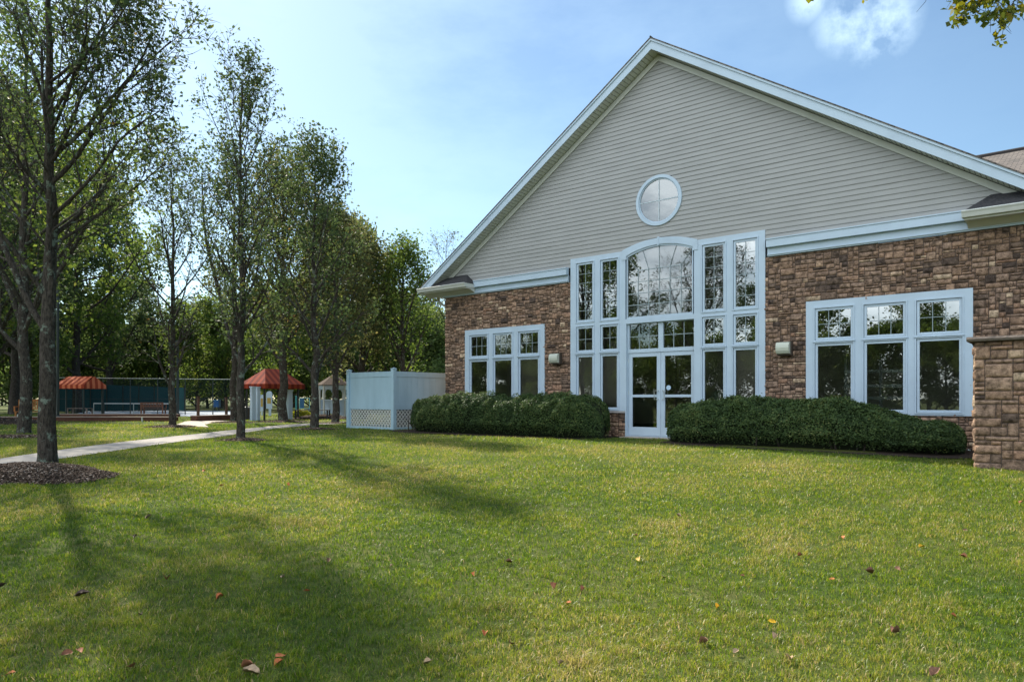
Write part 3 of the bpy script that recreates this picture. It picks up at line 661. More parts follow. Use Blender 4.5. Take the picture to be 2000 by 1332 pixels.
pt = thing('flower_pot', 'terracotta flower pot on the machine behind the right window', 'flower pot', (4.22, .50, .90))
m = MB(); m.tube([(0, 0, 0), (0, 0, .10), (0, 0, .17), (0, 0, .172)], [.055, .08, .10, .085], 14); m.build('pot', mat('terracotta', (.45, .16, .08), .8), pt)
tb = thing('side_table', 'small dark table carrying the terracotta pot', 'table', (4.22, .50, 0)); m = MB(); m.box(-.25, .25, -.15, .15, .865, .898); m.build('tabletop', DARK, tb); m = MB()
for x in (-.22, .22): m.bar((x, 0, -.01), (x, 0, .865), .04, .04)
m.build('leg', DARK, tb)

# wall lamps
LENS = mat('frosted_lamp_lens', (.50, .52, .44), .35, .5); HOUS = mat('bronze_lamp_housing', (.06, .045, .035), .5, .5)
def lamp(x, label):
    t_ = thing('wall_lamp', label, 'lamp', (x, -.05, 1.985), group='box lamps on the stone wall')
    m = MB(); m.prism([(-.13, -.005), (-.13, .305), (0, .31), (.0, -.01)], -.16, .16, 'x'); fixn(m.build('housing', HOUS, t_))
    m = MB(); prof = [(-.131, .02), (-.20, .03), (-.235, .09), (-.245, .16), (-.235, .22), (-.20, .28), (-.131, .29)]
    m.prism(prof, -.158, .135, 'x'); fixn(m.build('lens', LENS, t_)); return t_
lamp(-3.20, 'square frosted lamp on the stone between left window and entrance'); lamp(3.25, 'square frosted lamp on the stone between entrance and right window')

# ------------------------------------------------------------------ stone pier at the right
pb = gnd(1902, 914)
pier = thing('stone_pier', 'tan stone garden pier with flagstone cap at the right edge', 'pier', (pb[0], pb[1], 0))
zb = float(pb[2]) - .05
zt = (YH - 668) / FPX * depth(pb) + CAM[2]
PW, PD = 2.4, .62; PH = zt - zb
m = MB(); m.box(.012, PW, .012, PD, zb, zt); m.build('core', MORTAR, pier)
stonework(PW, PH, lambda x, z: False, lambda x, z, d: (x, -d, z + zb), cw=.072, ch=.072, hr=(1, 2, 2, 2, 3), wr=(2, 6), seed=21, name='stone_face', m=STONE2, parent=pier, relief=.03)
stonework(PD, PH, lambda x, z: False, lambda x, z, d: (-d, PD - x, z + zb), cw=.075, ch=.075, hr=(2, 2, 3), wr=(2, 5), seed=22, name='stone_side', m=STONE2, parent=pier, relief=.03)
m = MB(); nn = 40; zc = zt + .005
top = []
for i in range(nn):
    x = -.09 + (PW + .1) * i / (nn - 1); e = .008 * mnoise.noise((x * 7, 3, 1)); top.append((x, e))
V = []
for x, e in top:
    V += [(x, -.085 + e, zc), (x, -.10 + e * 2, zc + .035), (x, -.07 + e, zc + .07), (x, PD + .08, zc + .07), (x, PD + .08, zc)]
Fc = []
for i in range(nn - 1):
    for k in range(5): Fc.append((i * 5 + k, i * 5 + (k + 1) % 5, (i + 1) * 5 + (k + 1) % 5, (i + 1) * 5 + k))
Fc += [(0, 1, 2, 3, 4), tuple((nn - 1) * 5 + k for k in (4, 3, 2, 1, 0))]
m.add(V, Fc); fixn(m.build('cap', mat('flagstone', (.16, .13, .11), .9, .2, noise=(6, (.09, .075, .065), .4, .7), bump=(18, .7, .03)), pier))

# ------------------------------------------------------------------ vinyl screen enclosure left of the building
VIN = mat('sky_tinted_white_vinyl', (.38, .53, .62), .4, .45, noise=(1.4, (.32, .46, .545), .4, .7, (2, 2, .5)))  # blue skylight is put into the white vinyl's colour
fx, fy = -9.15, -1.05; FZ = float(gz(fx, fy)) - .03
zt = (YH - 725) / FPX * depth((fx, fy, 0)) + CAM[2]
s_l = 2.35; s_d = 3.4
fen = thing('screen_fence', 'white vinyl screen enclosure with lattice base beside the left hedge', 'fence', (fx, fy, 0))
def post(x, y):
    m = MB(); h = zt + .07; w = .066
    m.box(x - w, x + w, y - w, y + w, FZ, h); m.box(x - w - .012, x + w + .012, y - w - .012, y + w + .012, h, h + .025)
    m.add([(x - w, y - w, h + .025), (x + w, y - w, h + .025), (x + w, y + w, h + .025), (x - w, y + w, h + .025), (x, y, h + .055)], [(0, 1, 4), (1, 2, 4), (2, 3, 4), (3, 0, 4)])
    return m.build('post', VIN, fen)
post(-s_l, 0); post(0, 0); post(0, s_d); post(-s_l, s_d)
z_lat0, z_lat1 = FZ + .10, FZ + .66
def panel(a, b_):
    a = Vector((*a, 0)); b_ = Vector((*b_, 0)); d = (b_ - a).normalized(); n = Vector((d.y, -d.x, 0)); a = a + d * .067; b_ = b_ - d * .067; Ln = (b_ - a).length
    def Q(s, off, z): p = a + d * s + n * off; return (p.x, p.y, z)
    def slab(m, s0, s1, z0, z1, o0, o1):
        m.add([Q(s0, o0, z0), Q(s1, o0, z0), Q(s1, o1, z0), Q(s0, o1, z0), Q(s0, o0, z1), Q(s1, o0, z1), Q(s1, o1, z1), Q(s0, o1, z1)], [(3, 2, 1, 0), (4, 5, 6, 7), (0, 1, 5, 4), (1, 2, 6, 5), (2, 3, 7, 6), (3, 0, 4, 7)])
    for q in ((0, Ln, zt - .17, zt, -.03, .03), (0, Ln, z_lat1 + .03, z_lat1 + .20, -.03, .03), (0, Ln, FZ + .02, z_lat0, -.03, .03), (0, .04, z_lat0, z_lat1 + .03, -.02, .02), (Ln - .04, Ln, z_lat0, z_lat1 + .03, -.02, .02)): m = MB(); slab(m, *q); fixn(m.build('rail', VIN, fen))
    m = MB(); s = .0; bw = .285
    while s < Ln - .01:
        slab(m, s, min(s + bw - .003, Ln), z_lat1 + .2, zt - .17, -.012, .012); s += bw
    fixn(m.build('board', VIN, fen))
    m = MB(); h = z_lat1 + .03 - z_lat0; st = .15
    for sg in (0, 1):
        k = -h
        while k < Ln:
            s0, s1, z0, z1 = k, k + h, z_lat0, z_lat0 + h
            if s0 < 0: z0 += -s0; s0 = 0
            if s1 > Ln: z1 -= (s1 - Ln); s1 = Ln
            if s1 - s0 > .02:
                o0 = -.004 if sg else .005
                if sg: a0, a1 = (Ln - s0), (Ln - s1)
                else: a0, a1 = s0, s1
                w2 = .025
                m.add([Q(a0, o0, z0 - w2), Q(a1, o0, z1 - w2), Q(a1, o0, z1 + w2), Q(a0, o0, z0 + w2), Q(a0, o0 + .006, z0 - w2), Q(a1, o0 + .006, z1 - w2), Q(a1, o0 + .006, z1 + w2), Q(a0, o0 + .006, z0 + w2)], [(0, 1, 2, 3), (7, 6, 5, 4), (0, 4, 5, 1), (3, 2, 6, 7)])
            k += st
    fixn(m.build('lattice', WHITE2, fen))
panel((-s_l, 0), (0, 0)); panel((0, s_d), (0, 0)); panel((-s_l, s_d), (-s_l, 0))
ac = thing('air_conditioner', 'grey outdoor cooling unit inside the white screen enclosure', 'cooling unit', (fx - .95, fy + 1.5, FZ))
m = MB(); m.box(-.42, .42, -.42, .42, .06, .8)
for k in range(14): m.box(-.43, .43, -.43, .43, .1 + k * .048, .12 + k * .048)
m.build('casing', mat('grey_unit', (.22, .22, .21), .5), ac); m = MB(); m.box(-.5, .5, -.5, .5, 0, .058); m.build('pad', CONC, ac)

# ------------------------------------------------------------------ foliage helpers
def rotframe(n):
    n = n / np.linalg.norm(n, axis=1, keepdims=True)
    a = np.cross(n, rng.normal(size=n.shape)); a /= np.linalg.norm(a, axis=1, keepdims=True) + 1e-9
    return a, np.cross(n, a)
def leafquads(P, nrm, L_, Wd, rnd, fold=.0):
    """diamond leaves: 4 vertices each, folded a little along the midrib"""
    a, b_ = rotframe(nrm); n = len(P); L_ = np.asarray(L_)[:, None] if np.ndim(L_) else L_; Wd = np.asarray(Wd)[:, None] if np.ndim(Wd) else Wd
    nn_ = nrm / np.linalg.norm(nrm, axis=1, keepdims=True)
    V = np.empty((n, 4, 3)); V[:, 0] = P - a * L_ / 2; V[:, 1] = P - b_ * Wd / 2 + a * L_ * .05 + nn_ * Wd * .18; V[:, 2] = P + a * L_ / 2; V[:, 3] = P + b_ * Wd / 2 + a * L_ * .05 + nn_ * Wd * .18
    return V.reshape(-1, 3), np.full(n, 4), np.arange(n * 4), np.repeat(rnd, 4)

# ------------------------------------------------------------------ hedges
def hedge(x0, x1, y0, y1, topf, label, n, seed, er=(1.25, .8)):
    r = np.random.default_rng(seed); ln = x1 - x0; cy = (y0 + y1) / 2; hw = (y1 - y0) / 2
    root = thing('hedge', label, 'hedge', (x0, cy, float(gz(x0, cy))))
    # sample on a rounded box surface
    u = r.random(n * 2); ph = r.random(n * 2) * math.pi * 1.06 - .03 * math.pi
    e = .42
    def ends(uu):
        a = np.clip((er[0] - uu * ln) / er[0], 0, 1); b = np.clip((er[1] - (1 - uu) * ln) / er[1], 0, 1)
        return np.sqrt(np.clip(1 - np.maximum(a, b) ** 2.3, 0, 1))
    endr = ends(u)
    cs = np.cos(ph); sn = np.sin(ph)
    yy = np.sign(cs) * np.abs(cs) ** e; zz = np.abs(sn) ** e
    x = x0 + u * ln; h = topf(x)
    lump = np.array([mnoise.noise((a * 1.5, b_ * 2.2, c * 2.5 + seed)) for a, b_, c in zip(x, yy, zz)]) * .09 + np.array([mnoise.noise((a * 5, b_ * 5, c * 5 + seed)) for a, b_, c in zip(x, yy, zz)]) * .11
    rad = 1 + lump
    dep = 1 - r.exponential(.035, n * 2) + (r.random(n * 2) < .02) * .07 * r.random(n * 2)
    under = np.where(zz < .3, .62 + 1.27 * zz, 1.0)
    py = cy + yy * hw * endr * rad * dep * under; pz = float(gz(x0, cy)) + .02 + zz * h * (.35 + .65 * endr) * rad * dep
    nrm = np.stack([np.sign(u - .5) * (1 - endr) * 1.5, cs, np.abs(sn) * 1.0 + .15], 1) + r.normal(size=(n * 2, 3)) * .75
    P = np.stack([x, py, pz], 1) + r.normal(size=(n * 2, 3)) * .012
    pl = np.array([mnoise.noise((a * 1.1 + seed, .3, seed)) for a in x]); rnd = np.clip(.38 + .25 * r.normal(size=n * 2) + lump * 2.2 + .35 * pl, 0, 1)  # lump puts the shade of the hollows into the leaf colour
    P = P - np.array(root.location)
    V, S, I, A = leafquads(P, nrm, .034 + r.random(n * 2) * .020, .022 + r.random(n * 2) * .012, rnd)
    npmesh('foliage', V, S, I, A, HEDGE, root)
    # added dark core shell that blocks the view through the leaves
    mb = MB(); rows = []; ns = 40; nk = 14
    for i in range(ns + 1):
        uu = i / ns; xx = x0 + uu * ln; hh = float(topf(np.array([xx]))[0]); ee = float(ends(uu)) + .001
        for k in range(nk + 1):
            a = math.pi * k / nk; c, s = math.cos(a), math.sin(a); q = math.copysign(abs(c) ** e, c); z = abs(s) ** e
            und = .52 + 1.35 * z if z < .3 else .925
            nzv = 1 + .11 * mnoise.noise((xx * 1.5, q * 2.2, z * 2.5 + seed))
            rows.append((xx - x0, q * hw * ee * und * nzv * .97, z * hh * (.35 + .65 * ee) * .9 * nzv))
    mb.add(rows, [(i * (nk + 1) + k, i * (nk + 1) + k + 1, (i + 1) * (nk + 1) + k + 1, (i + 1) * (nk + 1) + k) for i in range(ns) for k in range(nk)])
    mb.build('dark_core', mat('hedge_interior', (.022, .028, .016), .95, .05), root, smooth=True)
    # woody stems at the foot
    mb = MB(); rr = random.Random(seed)
    for k in range(int(ln * 5)):
        xx = rr.uniform(.25, ln - .25); y_ = rr.uniform(-hw * .75, hw * .5)
        mb.tube([(xx, y_, -.03), (xx + rr.uniform(-.1, .1), y_ + rr.uniform(-.1, .05), .2), (xx + rr.uniform(-.2, .2), y_ + rr.uniform(-.25, .1), .45)], [.02, .014, .006], 5)
    mb.build('stem', BARKD, root)
def topL(x): return 1.13 + .04 * np.sin(x * 2.1) - .07 * (x + 8.6) / 7.3 + .0 * x
def topR(x): return np.where(x < 4.6, .99 + .03 * np.sin(x * 2.6), .99 - .45 * sm((x - 4.6) / 1.7))
hedge(-7.95, -.98, -1.95, -.28, topL, 'rounded clipped evergreen hedge under the left triple window', 42000, 31, (1.5, .8))
hedge(.80, 6.85, -1.75, -.20, topR, 'long dark evergreen hedge sloping down under the right triple window', 38000, 32, (1.3, .5))
# bare mulch strip below the hedges
MUL = mat('brown_mulch', (.045, .034, .028), .95, .05, noise=(30, (.10, .075, .06), .45, .75), bump=(60, .9, .03))
def bed(P, name, label, kind='stuff'):
    m = MB(); m.add([(p[0], p[1], float(gz(p[0], p[1])) + .012) for p in P], [tuple(range(len(P)))]); tag(fixn(m.build(name, MUL)), label, None, None, kind)
BED1 = [(-8.7, .0), (-8.7, -1.7), (-7.5, -2.2), (-4, -2.25), (-1.2, -2.1), (-1.0, -1.2), (-1.0, 0)]; BED2 = [(.8, 0), (.8, -1.55), (1.5, -2.1), (4, -2.3), (6.6, -2.2), (7.3, -1.8), (7.3, 0)]
bed(BED1, 'mulch_bed', 'dark soil bed under the left hedge'); bed(BED2, 'mulch_bed', 'dark soil bed under the right hedge')

# ------------------------------------------------------------------ trees
class Tree:
    def __init__(s, seed): s.r = random.Random(seed); s.mb = MB(); s.tips = []; s.seed = seed
    def limb(s, p, d, L_, r0, lvl, up, sides, wob=.12, r1f=.25, nseg=7):
        r = s.r; pts = [Vector(p)]; rads = [r0]; d = Vector(d).normalized()
        for i in range(nseg):
            d = (d + Vector((r.gauss(0, wob), r.gauss(0, wob), r.gauss(0, wob * .6))) + Vector((0, 0, up))).normalized()
            pts.append(pts[-1] + d * (L_ / nseg)); rads.append(r0 * (1 - (1 - r1f) * (i + 1) / nseg))
        s.mb.tube(pts, rads, sides, cap=False); return pts, rads
    def sub(s, pts, rads, lvl, cfg):
        r = s.r; n = cfg['n'][lvl]; Ls = cfg['L'][lvl]; ang = cfg['ang'][lvl]; t0 = cfg['t0'][lvl]
        az0 = r.random() * 6.28
        for k in range(n):
            t = t0 + (1 - t0) * (k + r.random() * .7) / n; t = min(t, .985); f = t * (len(pts) - 1); i = int(f); q = f - i
            p = pts[i].lerp(pts[i + 1], q); rad = rads[i] * (1 - q) + rads[i + 1] * q
            d = (pts[i + 1] - pts[i]).normalized()
            az = az0 + k * 2.4 + r.uniform(-.4, .4); a = R_(ang * r.uniform(.75, 1.25))
            e1 = d.cross(Vector((.3, .5, .8))).normalized(); e2 = d.cross(e1)
            nd = d * math.cos(a) + (e1 * math.cos(az) + e2 * math.sin(az)) * math.sin(a)
            L_ = Ls * cfg['prof'](lvl, t) * r.uniform(.75, 1.2)
            rr = min(rad * cfg['rf'][lvl], rad * .85)
            pp, rd = s.limb(p, nd, L_, max(rr, .006), lvl, cfg['up'][lvl], cfg['sides'][lvl], cfg['wob'], .3, cfg['seg'][lvl])
            if lvl + 1 < len(cfg['n']): s.sub(pp, rd, lvl + 1, cfg)
            else: s.tips.append(pp)
            if lvl + 1 < len(cfg['n']): s.tips.append(pp[-3:])
    def build(s, root, leafm, barkm, nleaf, size, spread, keep=None, bias=0.0):
        r = np.random.default_rng(s.seed)
        o = s.mb.build('trunk', barkm, root, smooth=True)
        T = [np.array([tuple(q) for q in tp]) for tp in s.tips]
        if keep is not None: T = [q for q in T if keep(q[-1], r)]
        if T:
            idx = r.integers(0, len(T), nleaf); 
            # clump: twigs get uneven numbers of leaves
            wts = r.random(len(T)) ** 2.4 + .05; wts /= wts.sum(); idx = r.choice(len(T), nleaf, p=wts)
            tt = r.random(nleaf) ** .8; P = np.empty((nleaf, 3))
            shade = r.random(len(T))
            ln = np.array([len(q) for q in T]); mxl = ln.max(); TT = np.zeros((len(T), mxl, 3))
            for i, q in enumerate(T): TT[i, :len(q)] = q; TT[i, len(q):] = q[-1]
            f = tt * (ln[idx] - 1); i0 = np.minimum(f.astype(int), ln[idx] - 2); fr = (f - i0)[:, None]
            P = TT[idx, i0] * (1 - fr) + TT[idx, i0 + 1] * fr
            P += r.normal(size=P.shape) * spread
            nrm = r.normal(size=P.shape) * .8 + np.array([0, 0, .45])
            sz = size * (.65 + .7 * r.random(nleaf))
            rnd = np.clip(.42 * r.random(nleaf) + .45 * shade[idx] + bias + .08 * r.normal(size=nleaf), 0, 1)
            V, S, I, A = leafquads(P, nrm, sz, sz * .68, rnd)
            npmesh('crown', V, S, I, A, leafm, root)
        return root
def pear(name, label, loc, H_, r0, seed, h0=.22, Ll=.30, nl=24, nleaf=9000, lsize=.075, leafm=None, barkm=None, lean=(0, 0), group=None, spread=.09, fork=None, prof=None, ang=42, up=.10, bias=0, rz=0, dens=(7, 4), cat='tree', spray=None, seg=7):
    root = thing(name, label, cat, loc, rz, group)
    T = Tree(seed); r = T.r
    pts = [Vector((0, 0, -.12)), Vector((0, 0, .12))]; rads = [r0 * 1.35, r0 * 1.08]
    n = 14
    for i in range(1, n + 1):
        z = H_ * i / n; pts.append(Vector((lean[0] * z / H_ + r.gauss(0, .012) * H_ * .25, lean[1] * z / H_ + r.gauss(0, .012) * H_ * .25, z))); rads.append(r0 * (1 - .93 * (i / n) ** .9) + .008)
    T.mb.tube(pts, rads, 14, cap=False)
    pf = prof or (lambda t: min(.55 + .9 * math.sin(min(1, max(0, (t - h0) / (1 - h0))) * math.pi * .8 + .35), 2.1 * (1.03 - t) + .16) * r.uniform(.8, 1.2))
    cfg = dict(n=(nl, dens[0], dens[1]), L=(H_ * Ll, H_ * Ll * .42, H_ * Ll * .2), ang=(ang, 42, 48), t0=(h0, .22, .15), rf=(.5, .55, .6), up=(up, .05, .03), sides=(7, 5, 3), wob=.085, seg=(8, 5, 3),
               prof=lambda lvl, t: pf(t) if lvl == 0 else (1.1 - .6 * t))
    T.sub(pts, rads, 0, cfg)
    for (z, az, inc, L_, rr) in (fork or []):
        base = Vector((lean[0] * z / H_, lean[1] * z / H_, z)); a = R_(inc)
        d = Vector((RT[0] * math.cos(az) + FW[0] * math.sin(az), RT[1] * math.cos(az) + FW[1] * math.sin(az), 0)) * math.sin(a) + Vector((0, 0, math.cos(a)))
        pp, rd = T.limb(base, d, L_, rr, 0, .02 if inc > 42 else .07 if inc > 25 else .02, 9, .07, .3, 10)
        c2 = dict(cfg); c2['n'] = (9, dens[0] - 1, dens[1]); c2['t0'] = (.28, .2, .15); c2['L'] = (L_ * .42, L_ * .2, L_ * .12); c2['prof'] = lambda lvl, t: 1.15 - .55 * t
        T.sub(pp, rd, 0, c2)
    T.build(root, leafm or LEAF_A, barkm or BARK, nleaf, lsize, spread, bias=bias)
    return root
ROW = 'pear trees along the path'
def G(u, v): p = gnd(u, v); return (p[0], p[1], p[2])
# world height of something at pixel row v above a ground point
def hgt(p, v): return (YH - v) / FPX * depth(p) + CAM[2] - p[2]
p = G(93, 905)
pear('pear_tree', 'large forked pear tree with lichened trunk in the mulch mound nearest the camera', p, 9.6, .134, 101, h0=.42, Ll=.17, nl=12, nleaf=7400, lsize=.075,
     fork=[(2.15, math.pi * .93, 38, 5.0, .055), (2.1, .25, 9, 4.6, .058), (2.7, math.pi * 1.12, 30, 4.6, .036), (4.6, .0, 52, 3.0, .042), (5.0, .3, 44, 3.0, .038), (4.0, -.35, 58, 2.7, .034), (5.7, -.1, 44, 2.6, .032), (5.4, -.6, 60, 2.6, .030), (3.6, .45, 62, 2.4, .028), (6.3, .2, 50, 2.2, .028)], group=ROW, spread=.06, bias=.02, ang=46)
p = G(47, 846); pear('pear_tree', 'pear tree in shade just left of and behind the lichened trunk', p, 12.0, .17, 102, h0=.25, nl=22, nleaf=10000, lsize=.115, fork=[(3.0, 2.7, 30, 6, .09), (3.2, .3, 26, 6, .08)], group=ROW, leafm=LEAF_C, spread=.2, bias=.02)
p = G(-14, 828); pear('pear_tree', 'dark trunked shade tree cut off by the left edge of the picture', p, 12.5, .24, 111, h0=.22, Ll=.36, nl=26, nleaf=15000, lsize=.16, group=ROW, leafm=LEAF_A, spread=.24, ang=50)
p = G(-190, 838); pear('pear_tree', 'unseen shade tree added beyond the left edge to shadow the path lawn', p, 12, .22, 112, h0=.22, Ll=.36, nl=24, nleaf=14000, lsize=.16, group=ROW, leafm=LEAF_A, spread=.24, ang=50)  # added off-frame tree, there to shade the left lawn
p = G(337, 833); pear('pear_tree', 'slender thinly leaved pear tree between path and timber edging', p, hgt(p, 330), .125, 103, h0=.2, Ll=.27, nl=24, nleaf=1900, lsize=.10, group=ROW, spread=.07, ang=36, dens=(7, 5))
p = G(470, 860); pear('pear_tree', 'tall narrow pear tree right of the slender one beside the path', p, hgt(p, 158), .098, 104, h0=.22, Ll=.22, nl=32, nleaf=5600, lsize=.08, group=ROW, spread=.06, ang=35, dens=(7, 5), prof=lambda t: min(.72 + .42 * math.sin(max(0, t - .2) / .8 * math.pi), 2.6 * (1.02 - t) + .38))
p = G(457, 824); pear('pear_tree', 'pear tree with two leaning limbs close behind the tall narrow one', p, hgt(p, 330), .15, 105, h0=.4, Ll=.24, nl=16, nleaf=9000, lsize=.125, group=ROW, fork=[(3.2, math.pi, 24, 8, .09), (3.6, .1, 26, 8, .085)], spread=.14)
p = G(553, 823); pear('pear_tree', 'dark trunked pear tree overlapping the red awning', p, hgt(p, 330), .21, 106, h0=.26, Ll=.27, nl=22, nleaf=10500, lsize=.145, group=ROW, leafm=LEAF_B, fork=[(3.3, .2, 36, 6, .08)], spread=.20)
p = G(614, 838); pear('pear_tree', 'tall leafy pear tree between red awning and white gazebo', p, hgt(p, 312), .14, 107, h0=.22, Ll=.27, nl=26, nleaf=8500, lsize=.105, group=ROW, leafm=LEAF_A, spread=.14, ang=40)
p = G(655, 826); pear('pear_tree', 'bronze leaved pear tree in front of the white gazebo', p, hgt(p, 440), .16, 108, h0=.24, Ll=.30, nl=22, nleaf=8000, lsize=.135, group=ROW, leafm=LEAF_B, spread=.19, ang=44)
p = G(708, 819.5); pear('pear_tree', 'bronze leaved pear tree rising behind the vinyl enclosure', p, hgt(p, 480), .2, 109, h0=.24, Ll=.30, nl=22, nleaf=8500, lsize=.15, group=ROW, leafm=LEAF_B, spread=.22, ang=44, bias=-.04)
p = G(786, 818.5); t9 = pear('pear_tree', 'rightmost of the leafy pear trees, beside the clubhouse eave', p, hgt(p, 500), .19, 110, h0=.22, Ll=.32, nl=22, nleaf=8000, lsize=.14, group=ROW, leafm=LEAF_C, spread=.22, ang=46, bias=-.05)
# mulch rings round the trunks, with loose chips
CHIP = leafmat('mulch_chip', [(0, (.035, .024, .018)), (.45, (.13, .085, .060)), (.8, (.28, .20, .15)), (1, (.5, .42, .34))], .0, .9)
RINGS = []
def ring(u, v, rx, ry, h, n, label, cs=.03):
    c = G(u, v); m = MB(); nr, na = 8, 30; r = np.random.default_rng(int(u) + 3)
    e1, e2 = RT[:2], FW[:2]
    def P(q, a):
        w = q * (1 + .12 * math.sin(a * 3 + u) + .06 * math.sin(a * 7)); x = c[0] + e1[0] * rx * w * math.cos(a) + e2[0] * ry * w * math.sin(a); y = c[1] + e1[1] * rx * w * math.cos(a) + e2[1] * ry * w * math.sin(a)
        return (x, y, float(gz(x, y)) + .006 + h * (1 - q * q) ** 1.0)
    V = [P(0, 0)] + [P(i / nr, 2 * math.pi * k / na) for i in range(1, nr + 1) for k in range(na)]
    F = [(0, 1 + k, 1 + (k + 1) % na) for k in range(na)] + [(1 + i * na + k, 1 + (i + 1) * na + k, 1 + (i + 1) * na + (k + 1) % na, 1 + i * na + (k + 1) % na) for i in range(nr - 1) for k in range(na)]
    m.add(V, F); o = m.build('mulch', MUL, smooth=True); tag(o, label, None, None, 'stuff')
    q = np.sqrt(r.random(n)); a = r.random(n) * 6.283; pts = np.array([P(x, y) for x, y in zip(q, a)]); pts[:, 2] += .008
    nrm = r.normal(size=(n, 3)) * .45 + np.array([0, 0, 1]); sz = cs * (.5 + r.random(n)); Vq, S, I, A = leafquads(pts, nrm, sz, sz * .45, r.random(n))
    npmesh('chips', Vq, S, I, A, CHIP, o)
    RINGS.append([(P(1, t)[0], P(1, t)[1]) for t in np.linspace(0, 6.283, 24, endpoint=False)])
ring(40, 929, 1.28, .98, .15, 15000, 'mound of brown mulch chips round the lichened trunk', .034)
ring(30, 854, 1.15, .6, .05, 2500, 'low mulch patch round the shaded pear tree', .05)
ring(337, 834.5, .95, .62, .07, 1500, 'mulch ring round the slender pear tree', .05); ring(475, 861, .62, .42, .06, 1800, 'mulch ring round the tall narrow pear tree', .035)
ring(616, 839, .75, .45, .05, 1200, 'mulch ring round the tall leafy pear tree', .04); ring(455, 825.2, 1.0, .5, .05, 800, 'mulch ring behind the tall narrow pear tree', .05)
ring(556, 824, 1.2, .7, .06, 800, 'mulch ring beside the red awning', .05); ring(657, 827, .9, .5, .04, 600, 'mulch ring in front of the gazebo', .05); ring(6, 827, 1.5, 1.6, .22, 1200, 'dark mulch mound at the left edge', .06); ring(632, 818, 1.6, 1.2, .22, 900, 'low reddish mulch mound by the gazebo', .06)

# ---- background woodland: broad crowned trees built once per kind, then copied
def broad(name, label, loc, H_, seed, leafm, nleaf=7000, size=.24, wid=.33, h0=.2, spread=.35, bark=None, ang=58, up=.06, nl=20, group='trees beyond the court', bias=0, prof=None):
    return pear(name, label, loc, H_, H_ * .018, seed, h0=h0, Ll=wid, nl=nl, nleaf=nleaf, lsize=size, leafm=leafm, barkm=bark or BARKD, group=group, spread=spread, ang=ang, up=up, dens=(6, 3), bias=bias, prof=prof)
def P_at(u, Z): q = at(u, YH, Z); return (q[0], q[1], -.05)
bA = broad('broadleaf_tree', 'tall oak like tree with fresh green crown beyond the court, far left', P_at(150, 52), 17.5, 201, LEAF_C, 13000, .27)
bB = broad('broadleaf_tree', 'dull green tree behind the left awning', P_at(215, 62), 16.5, 202, LEAF_A, 12000, .28)
bC = broad('broadleaf_tree', 'low bushy tree of bright leaves behind the fence, left of centre', P_at(385, 66), 9.0, 203, LEAF_C, 9000, .26, h0=.08, wid=.42)
bD = broad('broadleaf_tree', 'dark dense tree behind the gazebo', P_at(690, 62), 15.5, 204, LEAF_D, 13000, .30)
bE = broad('shrubby_tree', 'dark shrubby tree at the wood edge, right of the gazebo', P_at(820, 60), 7.5, 205, LEAF_D, 9000, .26, h0=.05, wid=.45)
bF = broad('thin_tree', 'thin airy tree against the bright sky, centre left', P_at(430, 78), 15, 206, LEAF_B, 4200, .26, wid=.24, ang=38)
spots = [   # source, u, depth, scale, label
 (bA, -60, 40, .95, 'fresh green tree cut by the left edge of the picture'), (bB, 30, 46, 1.02, 'dull green tree behind the two leftmost trunks'), (bA, 88, 60, .9, 'fresh green tree directly behind the lichened trunk'),
 (bB, 262, 75, .78, 'dull green tree whose crown ends left of the slender pear'), (bD, -20, 55, .9, 'dark tree deep in the left corner of the wood'), (bE, 20, 50, 1.1, 'dark shrubby tree filling the left corner'),
 (bE, 105, 66, 1.0, 'dark shrubby tree just left of the left awning'), (bE, 180, 70, 1.25, 'dark shrubby tree over the left awning'), (bC, 255, 72, .95, 'bright bushy tree left of the slender pear'),
 (bE, 310, 76, 1.0, 'dark shrubby tree behind the court, left of the slender pear'), (bC, 350, 80, .9, 'bright bushy tree right behind the slender pear'), (bF, 385, 90, .9, 'thin airy tree right of the slender pear'),
 (bC, 440, 70, .95, 'bright bushy tree left of the red awning'), (bE, 405, 82, 1.1, 'dark shrubby tree between the bright bushy ones'), (bA, 520, 74, .68, 'fresh green tree above the red awning'), (bC, 545, 60, 1.0, 'bright bushy tree directly behind the red awning'),
 (bD, 575, 84, .85, 'dark dense tree right of the red awning'), (bE, 610, 66, 1.1, 'dark shrubby tree left of the gazebo'), (bC, 640, 74, .9, 'bright bushy tree behind the gazebo roof'),
 (bE, 690, 58, 1.0, 'dark shrubby tree above the vinyl enclosure'), (bA, 745, 76, .72, 'fresh green tree above the vinyl enclosure'), (bA, 800, 72, .66, 'fresh green tree close to the clubhouse corner'),
 (bE, 760, 62, 1.1, 'dark shrubby tree behind the enclosure corner'), (bE, 862, 66, 1.05, 'dark shrubby tree half hidden by the clubhouse corner'), (bF, 848, 70, .72, 'thin airy tree beside the clubhouse corner'), (bC, 730, 68, .8, 'bright low bushy tree behind the enclosure'),
 (bF, 470, 95, .9, 'thin airy tree behind the tall narrow pear'), (bB, 640, 95, .9, 'dull green tree far behind the gazebo'), (bE, 480, 92, 1.2, 'dark shrubby tree far behind the tall narrow pear'), (bE, 230, 92, 1.2, 'dark shrubby tree far behind the left awning'), (bE, 345, 98, 1.1, 'dark shrubby tree far behind the slender pear'), (bE, 560, 95, 1.3, 'dark shrubby tree far behind the red awning'), (bE, -50, 70, 1.3, 'dark shrubby tree beyond the left picture edge'), (bE, 140, 90, 1.4, 'dark shrubby tree far behind the left awning posts')]
rr = random.Random(5)
for src, u, Z, s_, lab in spots: dup(src, P_at(u, Z), rr.random() * 6.28, lab, (s_, s_, s_ * rr.uniform(.92, 1.08)))
